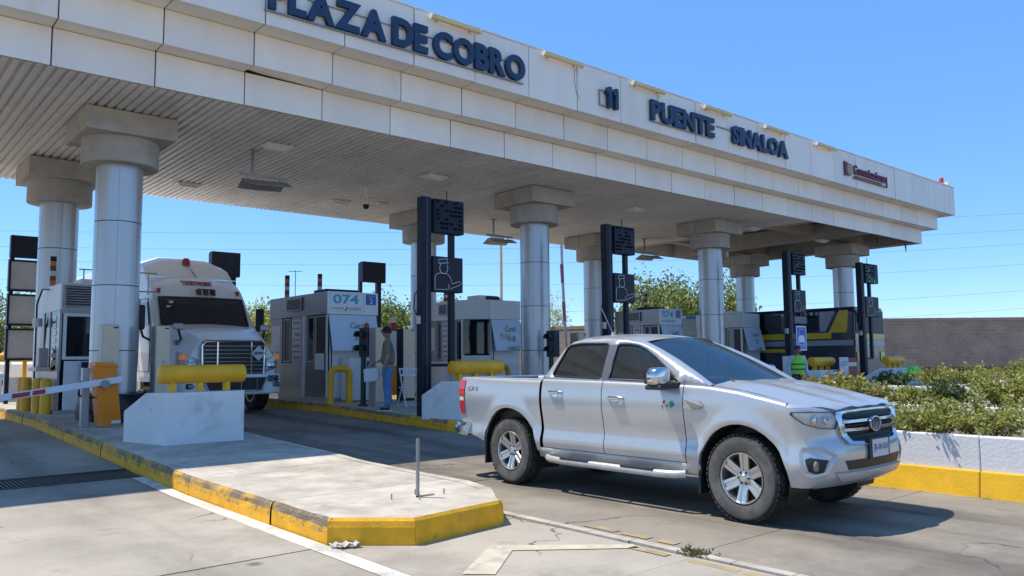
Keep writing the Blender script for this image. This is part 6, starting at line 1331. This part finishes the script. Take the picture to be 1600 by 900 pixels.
# ---------------------------------------------------------------- trees
def tree(px, py, label, h, rx, ry, lm, seed, trunk_h=.35, clumps=60, per=110, ln=.28, wd=.16, lm2=None, gappy=.5):
    rng = np.random.default_rng(seed); t = thing('tree', label, 'tree', (px, py, .2), group='trees beyond the wall')
    tk = MB(); lean = rng.normal(0, .06, 2); top = np.array([lean[0]*h, lean[1]*h, h*.62]); tk.tube([(0,0,-.2),(top[0]*.3,top[1]*.3,h*.2),(top[0]*.7,top[1]*.7,h*.42),tuple(top)], [h*.035,h*.028,h*.018,h*.008], 9)
    cz = h*.64; rz_ = h*.38; P = []; D = []
    for i in range(clumps):
        v = rng.normal(size=3); v /= np.linalg.norm(v); rr_ = rng.uniform(.35, 1.0)**.6*(1+.25*math.sin(3*math.atan2(v[1], v[0])+seed)); c0 = np.array([v[0]*rx*rr_, v[1]*ry*rr_, cz+v[2]*rz_*rr_*(.8 if v[2] < 0 else 1)])
        if i % 3 == 0: s0 = top*rng.uniform(.35, .9); tk.tube([tuple(s0), tuple((s0+c0)/2+np.array([0,0,.04*h])), tuple(c0)], [h*.010, h*.006, h*.002], 5)
        n = int(per*rng.uniform(.5, 1.4)); q = rng.normal(size=(n, 3))*np.array([.17*rx, .17*rx, .11*h])*gappy*1.6; P.append(c0+q); D.append(q*.3+rng.normal(size=(n, 3))+np.array([0, 0, -.15]))
    tk.build('trunk', M_bark, t, smooth=True); P = np.concatenate(P); D = np.concatenate(D); P[:, 2] = np.maximum(P[:, 2], .4)
    kk = rng.random(len(P)) < .35; cr = leaf_mesh('crown', P[~kk], D[~kk], ln, wd, lm, t, rng); leaf_mesh('mixed_leaves', P[kk], D[kk], ln, wd, lm2 or lm, cr, rng); return t  # random share of the leaves takes the second leaf colour, where given
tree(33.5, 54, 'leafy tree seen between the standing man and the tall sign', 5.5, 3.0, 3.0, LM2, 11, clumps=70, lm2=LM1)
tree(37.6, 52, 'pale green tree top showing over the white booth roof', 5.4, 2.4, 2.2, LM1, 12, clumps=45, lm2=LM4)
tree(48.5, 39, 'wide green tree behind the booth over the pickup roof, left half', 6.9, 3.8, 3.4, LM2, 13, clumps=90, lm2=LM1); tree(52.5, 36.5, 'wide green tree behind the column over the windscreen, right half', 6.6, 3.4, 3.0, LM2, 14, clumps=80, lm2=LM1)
tree(43.5, 46, 'thin wispy pale tree left of the column over the pickup roof', 5.6, 1.8, 1.6, LM4, 15, clumps=34, per=50, ln=.3, wd=.08, gappy=.8)
tree(25.0, 58, 'bushy tree partly hidden by the truck mirror', 5.2, 2.6, 2.4, LM1, 16, clumps=50, lm2=LM4); tree(11.0, 80, 'hazy tree at the far left edge', 7.0, 4.0, 3.5, LM2, 17, clumps=60, lm2=LM4); tree(7.0, 84, 'dark tree beyond the parked cars at the far left', 5.5, 4.0, 3.5, LM3, 18, clumps=50)

# ---------------------------------------------------------------- block walls
def block_mat(name, c1, c2, mortar):
    m = bpy.data.materials.new(name); m.use_nodes = True; t = m.node_tree; N = t.nodes; L = t.links; b = N['Principled BSDF']; b.inputs['Roughness'].default_value = .9
    tc = N.new('ShaderNodeTexCoord'); sp = N.new('ShaderNodeSeparateXYZ'); cb = N.new('ShaderNodeCombineXYZ'); L.new(tc.outputs['Object'], sp.inputs[0]); L.new(sp.outputs[0], cb.inputs[0]); L.new(sp.outputs[2], cb.inputs[1])
    br = N.new('ShaderNodeTexBrick'); br.inputs['Color1'].default_value = (*c1, 1); br.inputs['Color2'].default_value = (*c2, 1); br.inputs['Mortar'].default_value = (*mortar, 1); br.inputs['Scale'].default_value = 1; br.inputs['Mortar Size'].default_value = .012; br.inputs['Brick Width'].default_value = .41; br.inputs['Row Height'].default_value = .205
    L.new(cb.outputs[0], br.inputs['Vector']); n = N.new('ShaderNodeTexNoise'); n.inputs['Scale'].default_value = .7; L.new(tc.outputs['Object'], n.inputs['Vector'])
    mx = N.new('ShaderNodeMix'); mx.data_type = 'RGBA'; mx.blend_type = 'MULTIPLY'; mx.inputs['Factor'].default_value = .5; L.new(br.outputs[0], mx.inputs['A']); L.new(n.outputs[0], mx.inputs['B']); L.new(mx.outputs['Result'], b.inputs['Base Color'])
    bp = N.new('ShaderNodeBump'); bp.inputs['Strength'].default_value = .6; bp.inputs['Distance'].default_value = .02; bp.invert = True; L.new(br.outputs['Fac'], bp.inputs['Height']); L.new(bp.outputs[0], b.inputs['Normal']); return m
def blockwall(a, b, h, label, m, base=True):
    L_ = math.dist(a, b); t = thing('block_wall', label, 'wall', (a[0], a[1], .15), math.atan2(b[1]-a[1], b[0]-a[0]))
    MB().box(0, L_, -.1, .1, 0, h-.22).build('masonry', m, t)
    cp = MB().box(0, .19, -.13, .13, h-.215, h).build('coping_block', m, t, bevel=.01)
    n = int(L_/.205)
    for i in range(1, min(n, 290)): inst(cp, 'coping_block', t, (i*.205, 0, random.uniform(-.006, .006)))
    if n > 290: MB().box(290*.205, L_, -.13, .13, h-.215, h).build('coping', m, t)
    if base: MB().box(0, L_, -.16, -.101, 0, .55).build('painted_base', mat('base_orange', (.34,.15,.05), .8), t); MB().box(0, L_, .101, .16, 0, .55).build('painted_base', mat('base_orange', (.34,.15,.05), .8), t)
blockwall((47.3, 24.6), (61.5, 12.4), 3.58, 'shaded grey-brown block wall at the far right', block_mat('block_grey_brown', (.80,.45,.28), (.67,.37,.23), (.88,.58,.42)))
blockwall((39.7, 26.8), (33.0, 86), 3.45, 'sunlit tan block wall behind the booths', block_mat('block_tan', (.42,.28,.19), (.36,.23,.155), (.45,.34,.26)), base=False)
# ---------------------------------------------------------------- poles, wires, far-left clutter
t = thing('leaning_pole', 'thin grey and red pole leaning between the columns behind the pickup', 'pole', (29.7, 30, .2)); MB().tube([(0,0,0),(-.16,0,2.6),(-.30,0,5.2),(-.36,0,7.4)], [.09,.085,.08,.075], 10).build('shaft', M_steel, t, smooth=True)
for a in (3.2, 5.2): MB().tube([(-.16-.055*(a-2.6)-.012,0,a),(-.16-.055*(a-1.6)-.012,0,a+1.0)], .094, 10).build('red_band', mat('band_dull_red', (.20,.085,.105), .6), t)
t = thing('light_pole', 'thin cream pole rising behind the white booth with the angled corner', 'pole', (25.15, 30, .2)); MB().tube([(0,0,0),(0,0,7.2)], .075, 10).build('shaft', mat('pole_cream', (.62,.50,.34), .5), t, smooth=True); MB().box(-.5,.15,-.1,.1,7.15,7.25).build('lamp_head', M_steel, t, bevel=.02); MB().lathe([(.14,0),(.14,.03),(.08,.05)],(0,0,0),n=12).build('foot', M_steel, t)
t = thing('raised_gate_arm', 'white and red gate arm standing upright right of the man', 'gate arm', (12.62, 20, .43)); MB().box(-.08,.08,-.05,.05,.7,2.25).build('arm', arm_m, t, bevel=.01); MB().box(-.083,.083,-.054,.054,1.85,2.1).build('red_stripe', M_redp, t); MB().box(-.18,.18,-.18,.18,0,.85).build('gate_box', M_orange, t, bevel=.03)
def wire(p, q, sag, label):
    a, b = Vector(p), Vector(q); o = MB().tube([tuple(a.lerp(b, i/24)-Vector((0,0,sag*4*(i/24)*(1-i/24)))) for i in range(25)],   .013, 4).build('power_line', M_lgrey, None); tag(o, label, 'power line', 'power lines behind the canopy')
WL = ('topmost','second from top','third from top','fourth from top','fifth from top','lowest')
for i, z in enumerate((15.2, 13.6, 12.2, 10.2, 7.6, 5.9)): wire((12, 92, z*.95), (112, 22, z*1.12+1), 1.2+.2*i, '%s of the thin power lines behind the canopy' % WL[i])
# far left
t = thing('guard_rail', 'sunlit yellow pipe rail with white panels at the far left', 'guard rail', (3.2, 27, .23)); MB().cyl((-.6,0,1.38),(1.45,0,1.38),.125,n=20).build('pipe', M_yel, t, smooth=True)
for x in (-.4,.45,1.25): MB().box(x-.05,x+.05,.0,.1,0,1.28).build('leg', M_yel, t)
for x0_, x1_ in ((-.6,.68),(.72,1.32)): MB().box(x0_,x1_,-.12,-.06,.28,.80).build('panel', M_barr, t, bevel=.01)
def car(x, y, rz, label, col):
    t = thing('parked_car', label, 'car', (x, y, .2), rz, 'cars at the far left'); pm = mat('car_'+label.split()[0], col, .3, coat=.5)
    loft('body', [(-2.1,[(.6,.35),(.78,.5),(.72,.72),(.4,.76),(0,.77)]),(-1.2,[(.8,.28),(.88,.5),(.84,.88),(.5,.93),(0,.94)]),(1.4,[(.8,.28),(.88,.5),(.84,.92),(.5,.96),(0,.97)]),(2.1,[(.7,.35),(.8,.5),(.74,.9),(.4,.93),(0,.94)])], pm, t); loft('cabin', [(-1.1,[(.78,.9),(.74,.93),(.5,.94),(0,.95)]),(-.4,[(.80,.9),(.62,1.38),(.4,1.42),(0,1.43)]),(.9,[(.80,.9),(.62,1.40),(.4,1.44),(0,1.45)]),(1.7,[(.78,.9),(.72,.95),(.5,.97),(0,.98)])], M_bgl, t)
    for sx in (-1, 1):
        for yy in (-1.35, 1.35): MB().lathe([(0,-.1),(.2,-.11),(.31,-.09),(.32,0),(.31,.1)], (sx*.76, yy, .32), 'x', 20).build('wheel', M_rub, t, smooth=True)
car(5.6, 48, .2, 'white car parked at the far left edge', (.6,.6,.6)); car(5.2, 58, .1, 'blue car behind the white car at the far left', (.05,.10,.25))
# by the far barrier blocks
t = thing('green_drum', 'bright green drum end beside the farthest barrier block', 'drum', (28.75, 12.0, zg(12)+.2)); MB().lathe([(0,-.25),(.17,-.25),(.19,-.22),(.19,.22),(.17,.25),(0,.25)], (0,0,.58), 'x', 24).build('shell', mat('drum_green', (.06,.95,.10), .5), t, smooth=True)
for x in (-.15,.15): MB().box(x-.04,x+.04,-.16,.16,0,.42).build('cradle', M_barr, t)
t = thing('notice_stand', 'white printed notice leaning by the yellow pipe near the guard', 'notice', (23.6, 11.9, zg(11.9)+.2)); nb = MB().box(-.25,.25,-.02,.02,.55,1.12).build('board', M_paper, t); MB().box(-.02,.02,.02,.05,0,.6).build('stake', M_steel, t)
lettering('lettering', 'ALTO', M_lgrey, nb, -.18, .18, -.022, .85, 1.0, extrude=.004)
t = thing('notice_stand', 'red and white notice board right of the white printed notice', 'notice', (24.2, 11.95, zg(11.9)+.2)); nb = MB().box(-.3,.3,-.02,.02,.5,1.1).build('board', mat('notice_red', (.30,.05,.05), .6), t); MB().box(-.26,.26,-.026,-.021,.84,.96).build('white_strip', M_paper, nb); MB().box(-.02,.02,.02,.05,0,.55).build('stake', M_steel, t)
t = thing('ticket_cabinet', 'pale grey cabinet behind the guard in the green vest', 'cabinet', (22.0, 12.5, zg(12.5)+.2)); MB().box(-.2,.35,0,.4,0,1.15).build('case', M_boothw, t, bevel=.02); MB().box(.02,.2,-.012,-.001,.75,.95).build('screen', M_black, t)
